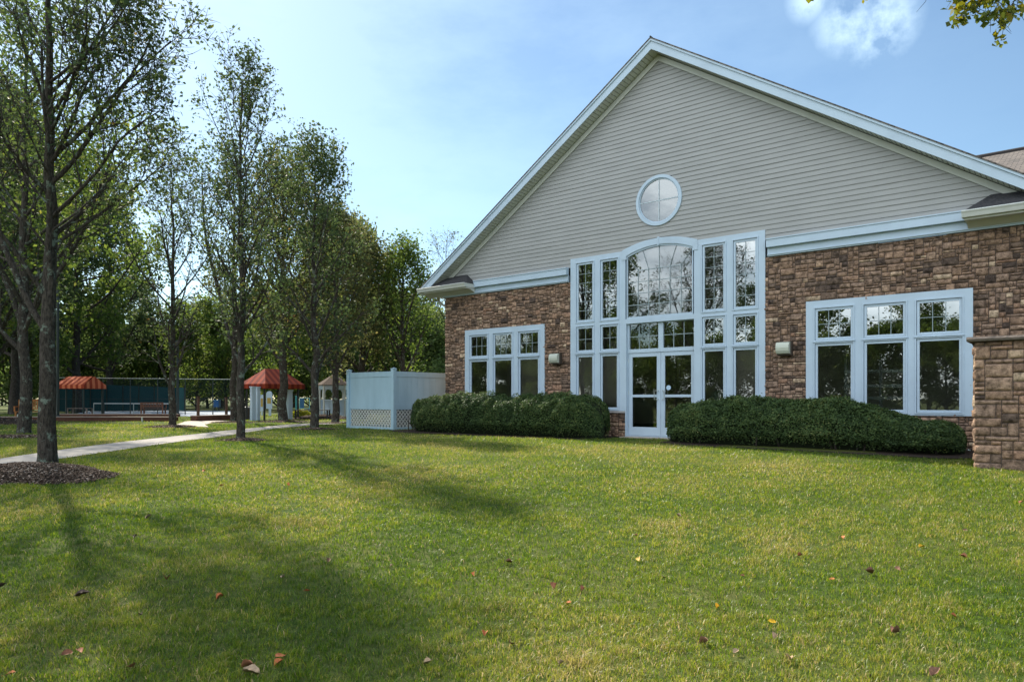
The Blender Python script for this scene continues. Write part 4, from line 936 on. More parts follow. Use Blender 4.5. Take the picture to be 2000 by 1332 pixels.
for i in range(17): dup(bE, P_at(-120 + i * 62, 104 + (i % 3) * 6), i * 1.7, 'dark shrubby tree in the farthest row of the wood', 1.15 + .2 * (i % 2))['group'] = 'farthest row of the wood'
# bare twig tree showing over the left roof slope
pear('thin_tree', 'nearly bare thin tree showing above the left roof edge', P_at(872, 48), hgt(P_at(872, 48), 478), .1, 301, h0=.5, nl=14, nleaf=500, lsize=.12, leafm=LEAF_B, barkm=BARKD, group='trees beyond the court')
# evergreen at the far left
# trees on the other side of the lawn, which the windows mirror
for (x, y, s_, src, lab) in ((-18.5, -27, .66, bA, 'tree across the lawn mirrored in the arched window'), (-10.5, -50, .8, bD, 'dark tree across the lawn mirrored in the door glass'), (-27, -40, .5, bB, 'tree across the lawn mirrored left of the entrance'), (-3, -52, .6, bA, 'tree across the lawn mirrored right of the entrance'),
                             (3, -58, .55, bD, 'far tree across the lawn mirrored in the right window'), (-8, -33, .42, bA, 'small tree across the lawn behind the camera'), (-36, -30, .8, bD, 'dark tree across the lawn far to the left'), (-20, -60, .8, bB, 'far dull tree across the lawn'), (10, -60, .55, bB, 'far dull tree behind the camera'), (-44, -52, .9, bA, 'far fresh green tree across the lawn')):
    dup(src, (x, y, -.5), rr.random() * 6.28, lab, s_)['group'] = 'trees across the lawn'
BELT = ['bright', 'dull']
for i in range(42):
    row, k = divmod(i, 21); dup(bC if i % 4 else bE, (-62 + k * 4.4 + row * 2.2, -46 - row * 8 - (i % 3) * 1.5, -.5), i * 1.3, 'unseen shrubby tree added behind the camera to darken the lower panes', rr.uniform(.66, .9))['group'] = 'added trees mirrored in the lower panes'  # belt added out of view so the low panes mirror dark foliage

# overhanging branch of a tree standing right of the camera
bt = at(2950, YH, 5.2)
root = thing('leafy_tree', 'yellow green tree whose hanging sprays dip into the top right corner', 'tree', (bt[0], bt[1], float(gz(bt[0], bt[1]))))
T = Tree(77); base = Vector(root.location)
tr, rd = T.limb((0, 0, -.1), (0, 0, 1), 6.5, .13, 0, .1, 10, .03, .35, 9)
tips = []
def toloc(P_): return Vector(P_) - base
OS = random.Random(9)
def spray(path, thick, nsub):
    pts = [toloc(at(*q)) for q in path]; T.mb.tube(pts, [thick * (1 - .7 * i / (len(pts) - 1)) for i in range(len(pts))], 5, cap=False)
    for k in range(nsub):
        f = (k + .6) / nsub * (len(pts) - 1); i = min(int(f), len(pts) - 2); p_ = pts[i].lerp(pts[i + 1], f - i)
        d = Vector((OS.gauss(0, 1), OS.gauss(0, 1), OS.gauss(-.5, .6))).normalized(); q = [p_]
        for _ in range(4): d = (d + Vector((OS.gauss(0, .25), OS.gauss(0, .25), -.12))).normalized(); q.append(q[-1] + d * .055)
        T.mb.tube(q, [.003, .0026, .0022, .0018, .001], 4, cap=False); tips.append(q)
    tips.append(pts[-3:])
mainb = [tuple(tr[6] + base)]
A0 = tr[6] + base
def topx(P_): return P_
T.mb.tube([tr[6], tr[6].lerp(toloc(at(2150, -120, 6.2)), .5) + Vector((0, 0, .25)), toloc(at(2150, -120, 6.2)), toloc(at(1980, -40, 6.3))], [.05, .035, .02, .010], 7, cap=False)
T.mb.tube([toloc(at(2150, -120, 6.2)), toloc(at(1900, -110, 6.4)), toloc(at(1700, -60, 6.6)), toloc(at(1600, -22, 6.7))], [.018, .012, .008, .004], 6, cap=False)
spray([(1990, -84, 6.3), (1994, -34, 6.3), (1988, -9, 6.3), (1975, 14, 6.3), (1958, 44, 6.3)], .006, 14)
spray([(1980, -74, 6.3), (1945, -29, 6.35), (1905, 1, 6.4), (1880, 11, 6.4), (1862, 4, 6.4)], .006, 16)
spray([(1930, -84, 6.4), (1885, -39, 6.4), (1845, -29, 6.4), (1820, -14, 6.4)], .005, 12)
spray([(1980, -74, 6.3), (1960, -24, 6.2), (1945, 18, 6.2), (1940, 34, 6.2)], .005, 12)
spray([(1750, -104, 6.6), (1700, -46, 6.6), (1650, -42, 6.6)], .004, 5); spray([(1620, -45, 6.7), (1600, -26, 6.7), (1588, -18, 6.7)], .003, 2)
spray([(1905, -94, 6.3), (1930, -34, 6.3), (1915, -4, 6.3), (1895, 28, 6.35)], .004, 9)
for k in range(9):      # crown above the picture
    a = k * 2.4; d = (math.cos(a), math.sin(a), .7); T_p = T.limb(tr[5 + k % 4], d, 2.2, .035, 0, .08, 6, .1, .2, 6)[0]
    for j in range(5):
        q = T.limb(T_p[2 + j % 4], (OS.gauss(0, 1), OS.gauss(0, 1), .4), .9, .012, 1, 0, 4, .15, .3, 4)[0]; tips.append(q)
T.tips = tips
T.build(root, leafmat('turning_leaf', [(0, (.05, .075, .02)), (.4, (.09, .12, .022)), (.75, (.20, .19, .025)), (1, (.30, .19, .03))], .4), BARKD, 1050, .062, .028)

# ------------------------------------------------------------------ recreation area in the distance
CANV = mat('orange_red_canvas', (.33, .055, .026), .8, .1, noise=(3, (.27, .042, .02), .4, .7)); CANV2 = mat('faded_orange_canvas', (.62, .17, .08), .8, .1)
STEELD = mat('dark_green_steel', (.012, .022, .02), .5)
def awning(name, label, base, rz, L_, Wd, ze, zr, inset, posts, stripes=12, mm=None):
    t_ = thing(name, label, 'awning', base, rz)
    m = MB(); l, w = L_ / 2, Wd / 2; ri = l - inset
    for i in range(stripes):
        a, b_ = -l + L_ * i / stripes, -l + L_ * (i + 1) / stripes
        for s in (-1, 1):
            def zz(x): 
                return zr if abs(x) <= ri else zr - (zr - ze) * (abs(x) - ri) / max(inset, 1e-6)
            def yt(x): return 0 if abs(x) <= ri else w * (abs(x) - ri) / max(inset, 1e-6)
            m.add([(a, s * w, ze), (b_, s * w, ze), (b_, s * yt(b_), zz(b_)), (a, s * yt(a), zz(a))], [(0, 1, 2, 3)], i % 2)
            m.add([(a, s * w, ze - .22), (b_, s * w, ze - .22), (b_, s * w * 1.001, ze), (a, s * w * 1.001, ze)], [(0, 1, 2, 3)], i % 2)
    ns = max(4, int(stripes * Wd / L_))
    for i in range(ns):
        a, b_ = -w + Wd * i / ns, -w + Wd * (i + 1) / ns
        for s in (-1, 1):
            m.add([(s * l, a, ze - .22), (s * l, b_, ze - .22), (s * l, b_, ze), (s * l, a, ze)], [(0, 1, 2, 3)], i % 2)
            xa = s * (l - inset * (1 - abs(a) / w)); xb = s * (l - inset * (1 - abs(b_) / w)); za = ze + (zr - ze) * (1 - abs(a) / w); zb_ = ze + (zr - ze) * (1 - abs(b_) / w)
            if a * b_ < 0: m.add([(s * l, a, ze), (s * l, b_, ze), (xb, b_, zb_), (s * (l - inset), 0, zr), (xa, a, za)], [(0, 1, 2, 3, 4)], i % 2)
            else: m.add([(s * l, a, ze), (s * l, b_, ze), (xb, b_, zb_), (xa, a, za)], [(0, 1, 2, 3)], i % 2)
    m.build('canopy', mm or [CANV, CANV2], t_)
    for x, y, mt in posts:
        m = MB(); m.tube([(x, y, -.05), (x, y, ze)], .05, 8); m.build('post', mt, t_)
    return t_
b1_ = gnd(157, 811.5); Z1 = depth(b1_); pm = FPX / Z1
awning('shade_awning', 'small orange striped canvas awning over a bench, far left', tuple(b1_), TH + R_(-14), 70 / pm, 1.7, (YH - 752) / pm + 1.0, (YH - 735) / pm + 1.0, .06,
       [(-1.05, -.7, WHITE2), (-.35, -.7, STEELD), (.95, -.7, STEELD), (.95, .7, STEELD)], 11)
b2_ = gnd(533, 819.5); Z2 = depth(b2_); pm2 = FPX / Z2
awning('shade_awning', 'larger dark red striped canvas awning behind the tree trunks', tuple(b2_), TH + R_(62), 2.6, 1.75, (YH - 752) / pm2 + 1.0 + .05, (YH - 721) / pm2 + 1.03, .8,
       [(-1.1, .6, DARK), (-1.1, -.6, DARK), (1.1, .6, DARK), (1.1, -.6, DARK)], 14, [CANV, mat('dark_red_canvas', (.17, .024, .016), .8, .1)])
WOODB = mat('red_brown_wood', (.17, .075, .045), .7, .3, noise=(12, (.12, .05, .03), .4, .7, (1, 1, 8))); WOODO = mat('orange_stained_wood', (.42, .17, .05), .6, .3, noise=(10, (.32, .12, .035), .4, .7))
def slatbench(name, label, base, rz, W_, mt, back=True, hs=.45, hb=.95):
    t_ = thing(name, label, 'bench', base, rz); w = W_ / 2
    m = MB()
    for k in range(5): m.box(-w, w, -.22 + k * .1, -.14 + k * .1, hs - .03, hs)
    m.build('seat', mt, t_)
    if back:
        m = MB(); m.box(-w, w, .27, .31, hb - .07, hb); m.box(-w, w, .25, .29, hs + .08, hs + .13); n = int(W_ / .09)
        for k in range(n): x = -w + (k + .5) * W_ / n; m.box(x - .025, x + .025, .262, .282, hs + .13, hb - .07)
        m.build('backrest', mt, t_)
        for s in (-1, 1): m = MB(); m.box(s * w - .03, s * w + .03, -.2, .28, hs + .2, hs + .24); m.box(s * w - .03, s * w + .03, -.2, -.15, hs, hs + .2); m.build('armrest', mt, t_)
    for s in (-1, 1):
        for y in (-.18, .26): m = MB(); m.box(s * (w - .05) - .035, s * (w - .05) + .035, y - .035, y + .035, -.04, hs - .03 if (y < 0 or not back) else hb - .07); m.build('leg', mt, t_)
    return t_
q = gnd(300, 811.5); slatbench('slat_bench', 'red brown slatted garden bench behind the timber edging', tuple(q), TH + math.pi + R_(6), 43 / FPX * depth(q) , WOODB, hb=.82)
q = gnd(62, 821.5); slatbench('wooden_bench', 'orange wooden bench between the two leftmost trunks', tuple(q), TH + R_(15), 1.3, WOODO, hb=1.0)
q = gnd(155, 811.5); slatbench('backless_bench', 'backless grey bench under the small orange awning', tuple(q), TH + R_(-10), 1.45, mat('weathered_wood', (.22, .17, .15), .8), back=False, hs=.46)
q = gnd(563, 819.5); slatbench('backless_bench', 'dark backless bench under the larger red awning', (q[0] + .3, q[1] + 1.2, q[2]), TH, 1.7, mat('black_wood', (.03, .03, .032), .7), back=False, hs=.48)
# timber edging
EDG = mat('red_brown_timber', (.12, .055, .038), .85, .15, noise=(5, (.085, .04, .03), .4, .7)); EDT = mat('sunlit_timber_top', (.38, .30, .25), .85, .15)  # sun on the timber tops is put into the paler cap colour
def edging(u0, v0, u1, v1, h, w, label, mt=EDG):
    a, b_ = gnd(u0, v0), gnd(u1, v1); t_ = thing('timber_edging', label, 'edging', tuple(a)); m = MB(); d = b_ - a
    m.bar((0, 0, h / 2 - .03), (d[0], d[1], h / 2 - .03), w, h); m.build('beam', mt, t_)
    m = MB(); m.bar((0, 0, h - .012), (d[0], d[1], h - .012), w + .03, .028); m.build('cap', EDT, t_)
edging(-60, 822.5, 345, 822.5, .22, .3, 'long red brown timber edging in front of the left awning'); edging(112, 813.5, 350, 814.2, .16, .25, 'low rear timber edging behind the long front one'); edging(378, 822.5, 456, 820.5, .26, .4, 'short brick red timber edging by the path spur')
def post_at(name, u, v, vt, w, mt, label, cat='post', cap=True):
    p_ = gnd(u, v); h = hgt(p_, vt); ww = w / FPX * depth(p_) / 2; t_ = thing(name, label, cat, tuple(p_)); m = MB(); m.box(-ww, ww, -ww, ww, -.05, h); m.build('shaft', mt, t_)
    if cap: m = MB(); m.box(-ww * 1.25, ww * 1.25, -ww * 1.25, ww * 1.25, h, h + ww * .6); m.build('cap', mt, t_)
    return t_
BRN = mat('brown_post', (.10, .06, .045), .8, .2, noise=(8, (.06, .04, .03), .4, .7))
post_at('wooden_post', 387, 822.5, 775, 4.2, BRN, 'brown wooden post at the left end of the brick red edging'); post_at('wooden_post', 442, 820.5, 777, 4.0, BRN, 'brown wooden post at the right end of the brick red edging')
post_at('marker_post', 277.5, 823.5, 815, 2.4, WHITE2, 'short white post against the long timber edging', cap=False); post_at('marker_post', 35, 817, 809, 2.4, WHITE2, 'short white post left of the orange bench', cap=False)
post_at('arbor_post', 494, 821.5, 757, 8, WHITE, 'left one of two thick white posts under the red awning'); post_at('arbor_post', 504, 821, 757, 6, WHITE, 'right one of two thick white posts under the red awning')
post_at('white_column', 565, 819, 764, 9, WHITE, 'white fluted column right of the dark trunk', 'column')
post_at('teal_post', 579.5, 806, 774, 4, mat('teal_paint', (.03, .22, .21), .5), 'teal post right of the white column')
def pole(u, v, vt, r, label):
    p_ = gnd(u, v); h = hgt(p_, vt); t_ = thing('light_pole', label, 'light pole', tuple(p_)); m = MB(); m.tube([(0, 0, -.05), (0, 0, h * .5), (0, 0, h)], [r, r * .9, r * .8], 10); m.build('shaft', STEELD, t_)
    m = MB(); m.box(-.35, .35, -.12, .12, h, h + .1); m.build('lamp_head', STEELD, t_); m = MB(); m.tube([(0, 0, -.05), (0, 0, .12), (0, 0, .16)], [r * 1.9, r * 1.8, r], 10); m.build('base', STEELD, t_)
pole(113, 817, 560, .075, 'dark green pole just right of the lichened trunk'); pole(347, 811.5, 668, .085, 'dark pole beside the slender pear trunk')
# chain link fence with windscreen
fence = thing('chain_link_fence', 'tall chain link fence round the far court', 'fence', (0, 0, 0)); gzz = -.05
fa, fb = gnd(96, 810.2), gnd(470, 811.0); n = 7; htop = (YH - 737.5) / FPX * depth(fa) + CAM[2]; htb = (YH - 741) / FPX * depth(fb) + CAM[2]
for i in range(n + 1):
    p_ = fa + (fb - fa) * i / n; m = MB(); m.tube([(p_[0], p_[1], -.1), (p_[0], p_[1], htop + (htb - htop) * i / n)], .032, 6); m.build('post', STEELD, fence)
GALV = mat('galvanised_rail', (.45, .47, .42), .5)
m = MB(); m.tube([(fa[0], fa[1], htop), (fb[0], fb[1], htb)], .020, 6); m.build('top_rail', GALV, fence)
m = MB(); m.tube([(fa[0], fa[1], 1.0), (fb[0], fb[1], 1.0)], .012, 5); m.build('mid_rail', STEELD, fence)
MESH = bpy.data.materials.new('chain_link_mesh'); MESH.use_nodes = True; t = MESH.node_tree; t.nodes.clear(); L = t.links.new
o_ = N(t, 'ShaderNodeOutputMaterial'); a_ = N(t, 'ShaderNodeBsdfTransparent'); d_ = N(t, 'ShaderNodeBsdfDiffuse'); x_ = N(t, 'ShaderNodeMixShader'); d_.inputs[0].default_value = (.03, .05, .05, 1); x_.inputs[0].default_value = .16
L(a_.outputs[0], x_.inputs[1]); L(d_.outputs[0], x_.inputs[2]); L(x_.outputs[0], o_.inputs[0])
m = MB(); m.add([(fa[0], fa[1], 0), (fb[0], fb[1], 0), (fb[0], fb[1], htb), (fa[0], fa[1], htop)], [(0, 1, 2, 3)]); m.build('wire_mesh', MESH, fence)
TEAL = mat('teal_windscreen', (.012, .05, .058), .75, .15, noise=(.7, (.018, .065, .07), .4, .7)); TEAL2 = mat('faded_teal_windscreen', (.05, .14, .14), .75, .15)
sf = thing('windscreen_fence', 'teal windscreen stretched along the far side of the court', 'fence', (0, 0, 0))
def farline(u, Z): q = at(u, YH, Z); return q
a, b_ = farline(112, 56), farline(350, 60); c = farline(361, 60.2)
za = (YH - 748) / FPX * 56 + CAM[2]; zb2 = (YH - 757) / FPX * 60 + CAM[2]
def wallq(m, a, b_, z0a, z0b, z1a, z1b, th=.03):
    n_ = FW * th
    m.add([(a[0], a[1], z0a), (b_[0], b_[1], z0b), (b_[0], b_[1], z1b), (a[0], a[1], z1a), (a[0] + n_[0], a[1] + n_[1], z0a), (b_[0] + n_[0], b_[1] + n_[1], z0b), (b_[0] + n_[0], b_[1] + n_[1], z1b), (a[0] + n_[0], a[1] + n_[1], z1a)], [(0, 1, 2, 3), (7, 6, 5, 4), (3, 2, 6, 7)])
m = MB(); wallq(m, a, b_, .02, .02, za, zb2); m.build('screen', TEAL, sf)
m = MB(); wallq(m, b_, c, .02, .02, zb2, zb2); m.build('faded_screen', TEAL2, sf)
for i in range(9):
    q = a + (c - a) * i / 8 - FW * .06; m = MB(); m.tube([(q[0], q[1], -.1), (q[0], q[1], za + .1 + (zb2 - za) * i / 8)], .04, 6); m.build('post', STEELD, sf)
# court net
nt_ = thing('court_net', 'long low net with white tape and black posts on the court', 'net', (0, 0, 0)); na, nb = gnd(183, 808.6), gnd(345, 808.3)
zn = (YH - 787) / FPX * depth(na) + CAM[2]
m = MB(); wallq(m, na, nb, zn - .06, zn - .08, zn, zn - .02, .02); m.build('tape', mat('white_tape', (.7, .72, .7), .7), nt_)
m = MB(); m.add([(na[0], na[1], .08), (nb[0], nb[1], .08), (nb[0], nb[1], zn - .15), (na[0], na[1], zn - .13)], [(0, 1, 2, 3)]); m.build('netting', MESH, nt_)
for u in (183, 203, 261, 330): 
    q = gnd(u, 809); m = MB(); m.tube([(q[0], q[1], -.05), (q[0], q[1], zn)], .04 if u == 203 else .022, 6); m.build('post', STEELD if u in (203, 330) else GALV, nt_)
# notice board, litter bin, gazebo, shrub
q = gnd(524, 812); kb = thing('notice_board', 'white notice board with yellow panels seen under the red awning', 'sign', tuple(q), TH); pmk = depth(q) / FPX
m = MB()
for x in (-12, 2, 4.5): m.box((x - 1) * pmk, (x + 1) * pmk, -.04, .04, -.05, 14 * pmk)
m.build('post', WHITE, kb); m = MB(); m.box(-16 * pmk, -9 * pmk, -.05, .05, 9 * pmk, 41 * pmk); m.box(-3.6 * pmk, 7.5 * pmk, -.051, .05, 14 * pmk, 43 * pmk)
m.prism([(7.5 * pmk * math.cos(k * math.pi / 10) * .7 + 2 * pmk, 43 * pmk + 5 * pmk * math.sin(k * math.pi / 10)) for k in range(11)], -.05, .049); fixn(m.build('board', WHITE, kb))
m = MB(); m.box(-1.5 * pmk, 5.5 * pmk, -.07, -.052, 24 * pmk, 35 * pmk); m.box(-14 * pmk, -10 * pmk, -.07, -.052, 18 * pmk, 34 * pmk); m.build('panel', mat('ochre_panel', (.42, .28, .06), .6), kb)
q = gnd(483, 819); bn = thing('litter_bin', 'brown slatted litter bin between trunk and white posts', 'bin', tuple(q)); w_ = 11 / FPX * depth(q) / 2; h_ = 22 / FPX * depth(q)
m = MB(); m.tube([(0, 0, -.03), (0, 0, h_)], [w_, w_ * 1.05], 14)
for k in range(14): a0 = k * math.pi / 7; m.box(w_ * 1.04 * math.cos(a0) - .025, w_ * 1.04 * math.cos(a0) + .025, w_ * 1.04 * math.sin(a0) - .025, w_ * 1.04 * math.sin(a0) + .025, 0, h_ * .95)
m.build('body', mat('grey_brown_slats', (.09, .07, .065), .8), bn); m = MB(); m.tube([(0, 0, h_), (0, 0, h_ + .05), (0, 0, h_ + .09)], [w_ * 1.12, w_ * 1.05, w_ * .5], 14); m.build('lid', mat('grey_lid', (.2, .19, .18), .6), bn)
gq = gnd(652, 815); gb = thing('gazebo', 'white gazebo with railings half hidden behind tree trunks', 'gazebo', (gq[0], gq[1], gq[2]), .2); gp = depth(gq) / FPX; GR = 27 * gp; gh = (815 - 752) * gp
m = MB(); 
V = [(GR * 1.25 * math.cos(k * math.pi / 4), GR * 1.25 * math.sin(k * math.pi / 4), gh) for k in range(8)] + [(0, 0, gh + 22 * gp)]; m.add(V, [(k, (k + 1) % 8, 8) for k in range(8)] + [tuple(range(7, -1, -1))]); m.build('roof', mat('gazebo_shingles', (.09, .065, .05), .9, .1), gb)
for k in range(8):
    x, y = GR * math.cos(k * math.pi / 4), GR * math.sin(k * math.pi / 4); x2, y2 = GR * math.cos((k + 1) * math.pi / 4), GR * math.sin((k + 1) * math.pi / 4)
    m = MB(); m.box(x - .045, x + .045, y - .045, y + .045, -.05, gh); m.build('post', WHITE2, gb)
    m = MB(); m.bar((x, y, gh - .12), (x2, y2, gh - .12), .08, .2); 
    m.tube([(x + (x2 - x) * t_, y + (y2 - y) * t_, gh - .22 - .35 * (2 * t_ - 1) ** 4) for t_ in np.linspace(.03, .97, 12)], .028, 5); m.build('bracket', WHITE, gb)
    if k == 5: continue
    m = MB(); m.bar((x, y, .95), (x2, y2, .95), .08, .07); m.bar((x, y, .15), (x2, y2, .15), .06, .06)
    for j in range(1, 9): m.bar((x + (x2 - x) * j / 9, y + (y2 - y) * j / 9, .15), (x + (x2 - x) * j / 9, y + (y2 - y) * j / 9, .95), .035, .035)
    m.build('railing', WHITE, gb)
m = MB(); m.add([(GR * 1.1 * math.cos(k * math.pi / 4), GR * 1.1 * math.sin(k * math.pi / 4), z) for z in (-.05, .1) for k in range(8)], [tuple(range(7, -1, -1)), tuple(range(8, 16))] + [(k, (k + 1) % 8, 8 + (k + 1) % 8, 8 + k) for k in range(8)]); m.build('floor', WHITE2, gb)
def shrub(u, v, w, h, label, mt, n, sz):
    q = gnd(u, v); t_ = thing('shrub', label, 'shrub', tuple(q)); s = depth(q) / FPX; r = np.random.default_rng(int(u))
    d = r.normal(size=(n, 3)); d /= np.linalg.norm(d, axis=1, keepdims=True); d[:, 2] = np.abs(d[:, 2]); rad = (.75 + .3 * r.random(n))[:, None]
    P = d * rad * np.array([w * s / 2, w * s / 2 * .7, h * s]); c_, s__ = math.cos(TH), math.sin(TH); P[:, :2] = np.stack([P[:, 0] * c_ - P[:, 1] * s__, P[:, 0] * s__ + P[:, 1] * c_], 1)
    V, S, I, A = leafquads(P, d + r.normal(size=(n, 3)) * .7, np.full(n, sz), np.full(n, sz * .6), r.random(n)); npmesh('foliage', V, S, I, A, mt, t_)
    m = MB()
    for k in range(7): a = k * .9; m.tube([(0, 0, -.03), (w * s * .2 * math.cos(a), w * s * .15 * math.sin(a), h * s * .7)], [.02, .006], 5)
    m.build('stem', BARKD, t_)
shrub(588, 815, 40, 15, 'golden yellow shrub right of the white column', YELLOWB, 2500, .12); shrub(648, 817, 30, 8, 'low yellow green shrub at the foot of the gazebo', YELLOWB, 1200, .09)
# pale blue playground panels beyond the yellow shrub
q = gnd(595, 805); pg = thing('play_panel', 'teal framed play panel behind the golden shrub', 'play panel', tuple(q), TH); s = depth(q) / FPX
m = MB(); frame(m, -9 * s, 9 * s, 8 * s, 27 * s, 1.2 * s, -.03, .03); m.build('frame', mat('pale_teal', (.16, .38, .38), .5), pg); m = MB(); m.box(-8.9 * s, -1 * s, -.02, .02, 8.1 * s, 26.9 * s); m.box(-9 * s, -7.6 * s, -.031, .031, -.05, 6.8 * s); m.box(7.6 * s, 9 * s, -.031, .031, -.05, 6.8 * s); m.build('panel', mat('deep_blue_panel', (.02, .10, .20), .5), pg)
q = gnd(424, 803); bx = thing('storage_bin', 'blue storage bin beyond the court', 'bin', tuple(q), TH); s = depth(q) / FPX; m = MB(); m.box(-5 * s, 5 * s, -.2, .2, 8 * s, 20 * s); m.build('body', mat('blue_plastic', (.03, .12, .30), .4), bx); m = MB(); m.box(-5.4 * s, 5.4 * s, -.23, .23, 20 * s, 22 * s); m.build('lid', mat('blue_lid', (.05, .2, .42), .4), bx); m = MB(); m.box(-4 * s, -3.2 * s, -.15, .15, -.05, 8 * s); m.box(3.2 * s, 4 * s, -.15, .15, -.05, 8 * s); m.build('leg', DARK, bx)

# ------------------------------------------------------------------ grass blades, litter
def grass():
    r = np.random.default_rng(99); PTS = []; ZZ = []
    for (z0, z1, dens, wdt) in ((1.2, 2.6, 3500, 0), (2.6, 5, 8000, 0), (5, 6.5, 5600, 0), (6.5, 8, 4300, 0), (8, 10, 3000, 1), (10, 12, 2100, 1), (12, 15, 1300, 1), (15, 18, 800, 1), (18, 28, 300, 1), (28, 46, 70, 1)):
        w1 = z1 * .80 + 3.2; area = (z1 - z0) * 2 * w1; n = int(area * dens); Z = z0 + (z1 - z0) * r.random(n); X = (r.random(n) * 2 - 1) * w1
        k = np.abs(X) < Z * .78 + 3.2; Z, X = Z[k], X[k]
        P = CAM[None, :2] + FW[None, :2] * Z[:, None] + RT[None, :2] * X[:, None]
        PTS.append(P); ZZ.append(Z)
    P = np.concatenate(PTS); Z = np.concatenate(ZZ)
    k = ~inpoly(P, PATHPOLY) & ~inpoly(P, BRPOLY) & ~inpoly(P, COURTPOLY) & ~inpoly(P, BED1) & ~inpoly(P, BED2)
    for rg in RINGS: k &= ~inpoly(P, [(a, b_) for a, b_ in rg])
    k &= ~((P[:, 0] > -7.9) & (P[:, 1] > -.02)); k &= ~((P[:, 0] > pb[0] - .02) & (P[:, 0] < pb[0] + PW) & (P[:, 1] > pb[1] - .03) & (P[:, 1] < pb[1] + PD))
    k &= ~((np.abs(P[:, 0]) < 1.05) & (P[:, 1] > -.38))
    P, Z = P[k], Z[k]; n = len(P)
    def nf(sc, ox): return np.array([mnoise.noise((a * sc + ox, b_ * sc, ox)) for a, b_ in P])
    big = nf(.45, 3.3); mid = nf(1.6, 7.1); fin = nf(9., 2.2)
    # thin the sward a little where it is worn
    keep = r.random(n) < np.clip(.9 + .5 * mid + 1.0 * fin, .3, 1); P, Z, big, mid, fin = P[keep], Z[keep], big[keep], mid[keep], fin[keep]; n = len(P)
    h = (.020 + .022 * r.random(n) + .045 * np.clip(fin, 0, 1) + .015 * np.clip(mid, 0, 1) + (r.random(n) < .02) * .03) * (1 + .01 * Z); w = np.maximum(.0042, .00070 * Z) * (.7 + .7 * r.random(n))
    az = r.random(n) * 6.283; lean = r.random(n) * 1.15 + .2; la = r.random(n) * 6.283
    g = gz(P[:, 0], P[:, 1]) - .004
    B = np.stack([P[:, 0], P[:, 1], g], 1); side = np.stack([np.cos(az), np.sin(az), 0 * az], 1) * w[:, None] * .5
    ld = np.stack([np.cos(la), np.sin(la), 0 * la], 1)
    sx = (P - CAM[:2]) @ RT[:2] / np.maximum(Z, 1)
    rnd = np.clip(.34 + .10 * sm((sx + .5) / .9) + .23 * r.normal(size=n) + .42 * big + .25 * mid + .35 * fin, 0, .84); dead = r.random(n) < np.clip(.05 + .16 * big + .12 * mid, .015, .28); rnd[dead] = .88 + .12 * r.random(dead.sum())
    near = Z < 12
    i = np.where(near)[0]; hh = h[i][:, None]; up = np.array([0, 0, 1.0])
    M1 = B[i] + up * hh * .6 + ld[i] * hh * .28 * lean[i][:, None]; Tp = B[i] + up * hh * (1 - .25 * lean[i][:, None]) + ld[i] * hh * .95 * lean[i][:, None]
    V1 = np.stack([B[i] - side[i], B[i] + side[i], M1 + side[i] * .75, M1 - side[i] * .75, Tp], 1).reshape(-1, 3)
    base = np.arange(len(i))[:, None] * 5; I1 = (base + np.array([0, 1, 2, 3, 3, 2, 4])).ravel(); S1 = np.tile([4, 3], len(i)); A1 = np.repeat(rnd[i], 5)
    j = np.where(~near)[0]; hh = h[j][:, None]
    V2 = np.stack([B[j] - side[j], B[j] + side[j], B[j] + up * hh * .9 + ld[j] * hh * .8 * lean[j][:, None]], 1).reshape(-1, 3)
    I2 = np.arange(len(j) * 3) + len(V1); S2 = np.full(len(j), 3); A2 = np.repeat(rnd[j], 3)
    o = npmesh('grass', np.concatenate([V1, V2]), np.concatenate([S1, S2]), np.concatenate([I1, I2]), np.concatenate([A1, A2]), GRASS)
    tag(o, 'blades of mown green and straw coloured grass', 'grass', None, 'stuff'); print('blades', n)
grass()
FL = [(836, 1302, 't', .05), (1097, 1303, 't', .03), (1248, 1098, 'y', .06), (1325, 1012, 't', .06), (993, 1103, 'b', .06), (1085, 1152, 'r', .07), (1138, 1158, 'r', .05), (947, 1246, 'o', .05), (998, 1265, 'b', .05), (1110, 1186, 'o', .05), (1508, 1221, 'g', .05), (1402, 1193, 'g', .05), (1515, 1252, 't', .05), (1625, 1137, 'o', .04), (1800, 1073, 'g', .06), (1437, 1280, 't', .04), (1540, 1295, 't', .05), (1375, 1262, 'b', .05), (1645, 1055, 'o', .06), (1563, 1090, 'r', .04), (1696, 1123, 'b', .06), (1753, 1117, 'b', .05), (1882, 1093, 'r', .05), (1750, 1242, 'b', .06), (1995, 985, 'r', .06), (1827, 1322, 'b', .07), (1862, 1209, 'o', .04),
      (399, 923, 'o', .07), (433, 952, 'o', .06), (563, 951, 'o', .06), (290, 1014, 't', .07), (325, 1137, 'r', .07), (160, 1168, 'd', .09), (547, 1290, 'o', .07), (545, 1303, 'o', .05), (490, 1322, 't', .09), (483, 1310, 'r', .06), (430, 1173, 'o', .05), (130, 1285, 'r', .06), (155, 1280, 'r', .05), (257, 1310, 'r', .06), (3, 1151, 'd', .06), (265, 1052, 'd', .05), (553, 1133, 't', .04), (275, 1208, 'd', .04), (600, 1160, 'o', .05), (641, 1100, 'b', .05), (926, 1127, 'o', .04), (1296, 1133, 't', .05), (1242, 1050, 'r', .03), (765, 1110, 't', .03), (1450, 1130, 'r', .03), (1885, 1040, 'b', .04), (1700, 1330, 'd', .03), (20, 1325, 'o', .05)]
LC = {'t': ((.42, .29, .18), 'pale tan'), 'y': ((.5, .33, .08), 'round yellow tan'), 'b': ((.22, .11, .065), 'brown'), 'r': ((.32, .13, .065), 'reddish brown'), 'o': ((.48, .15, .05), 'orange'), 'g': ((.75, .42, .02), 'bright golden'), 'd': ((.09, .055, .04), 'dark brown')}
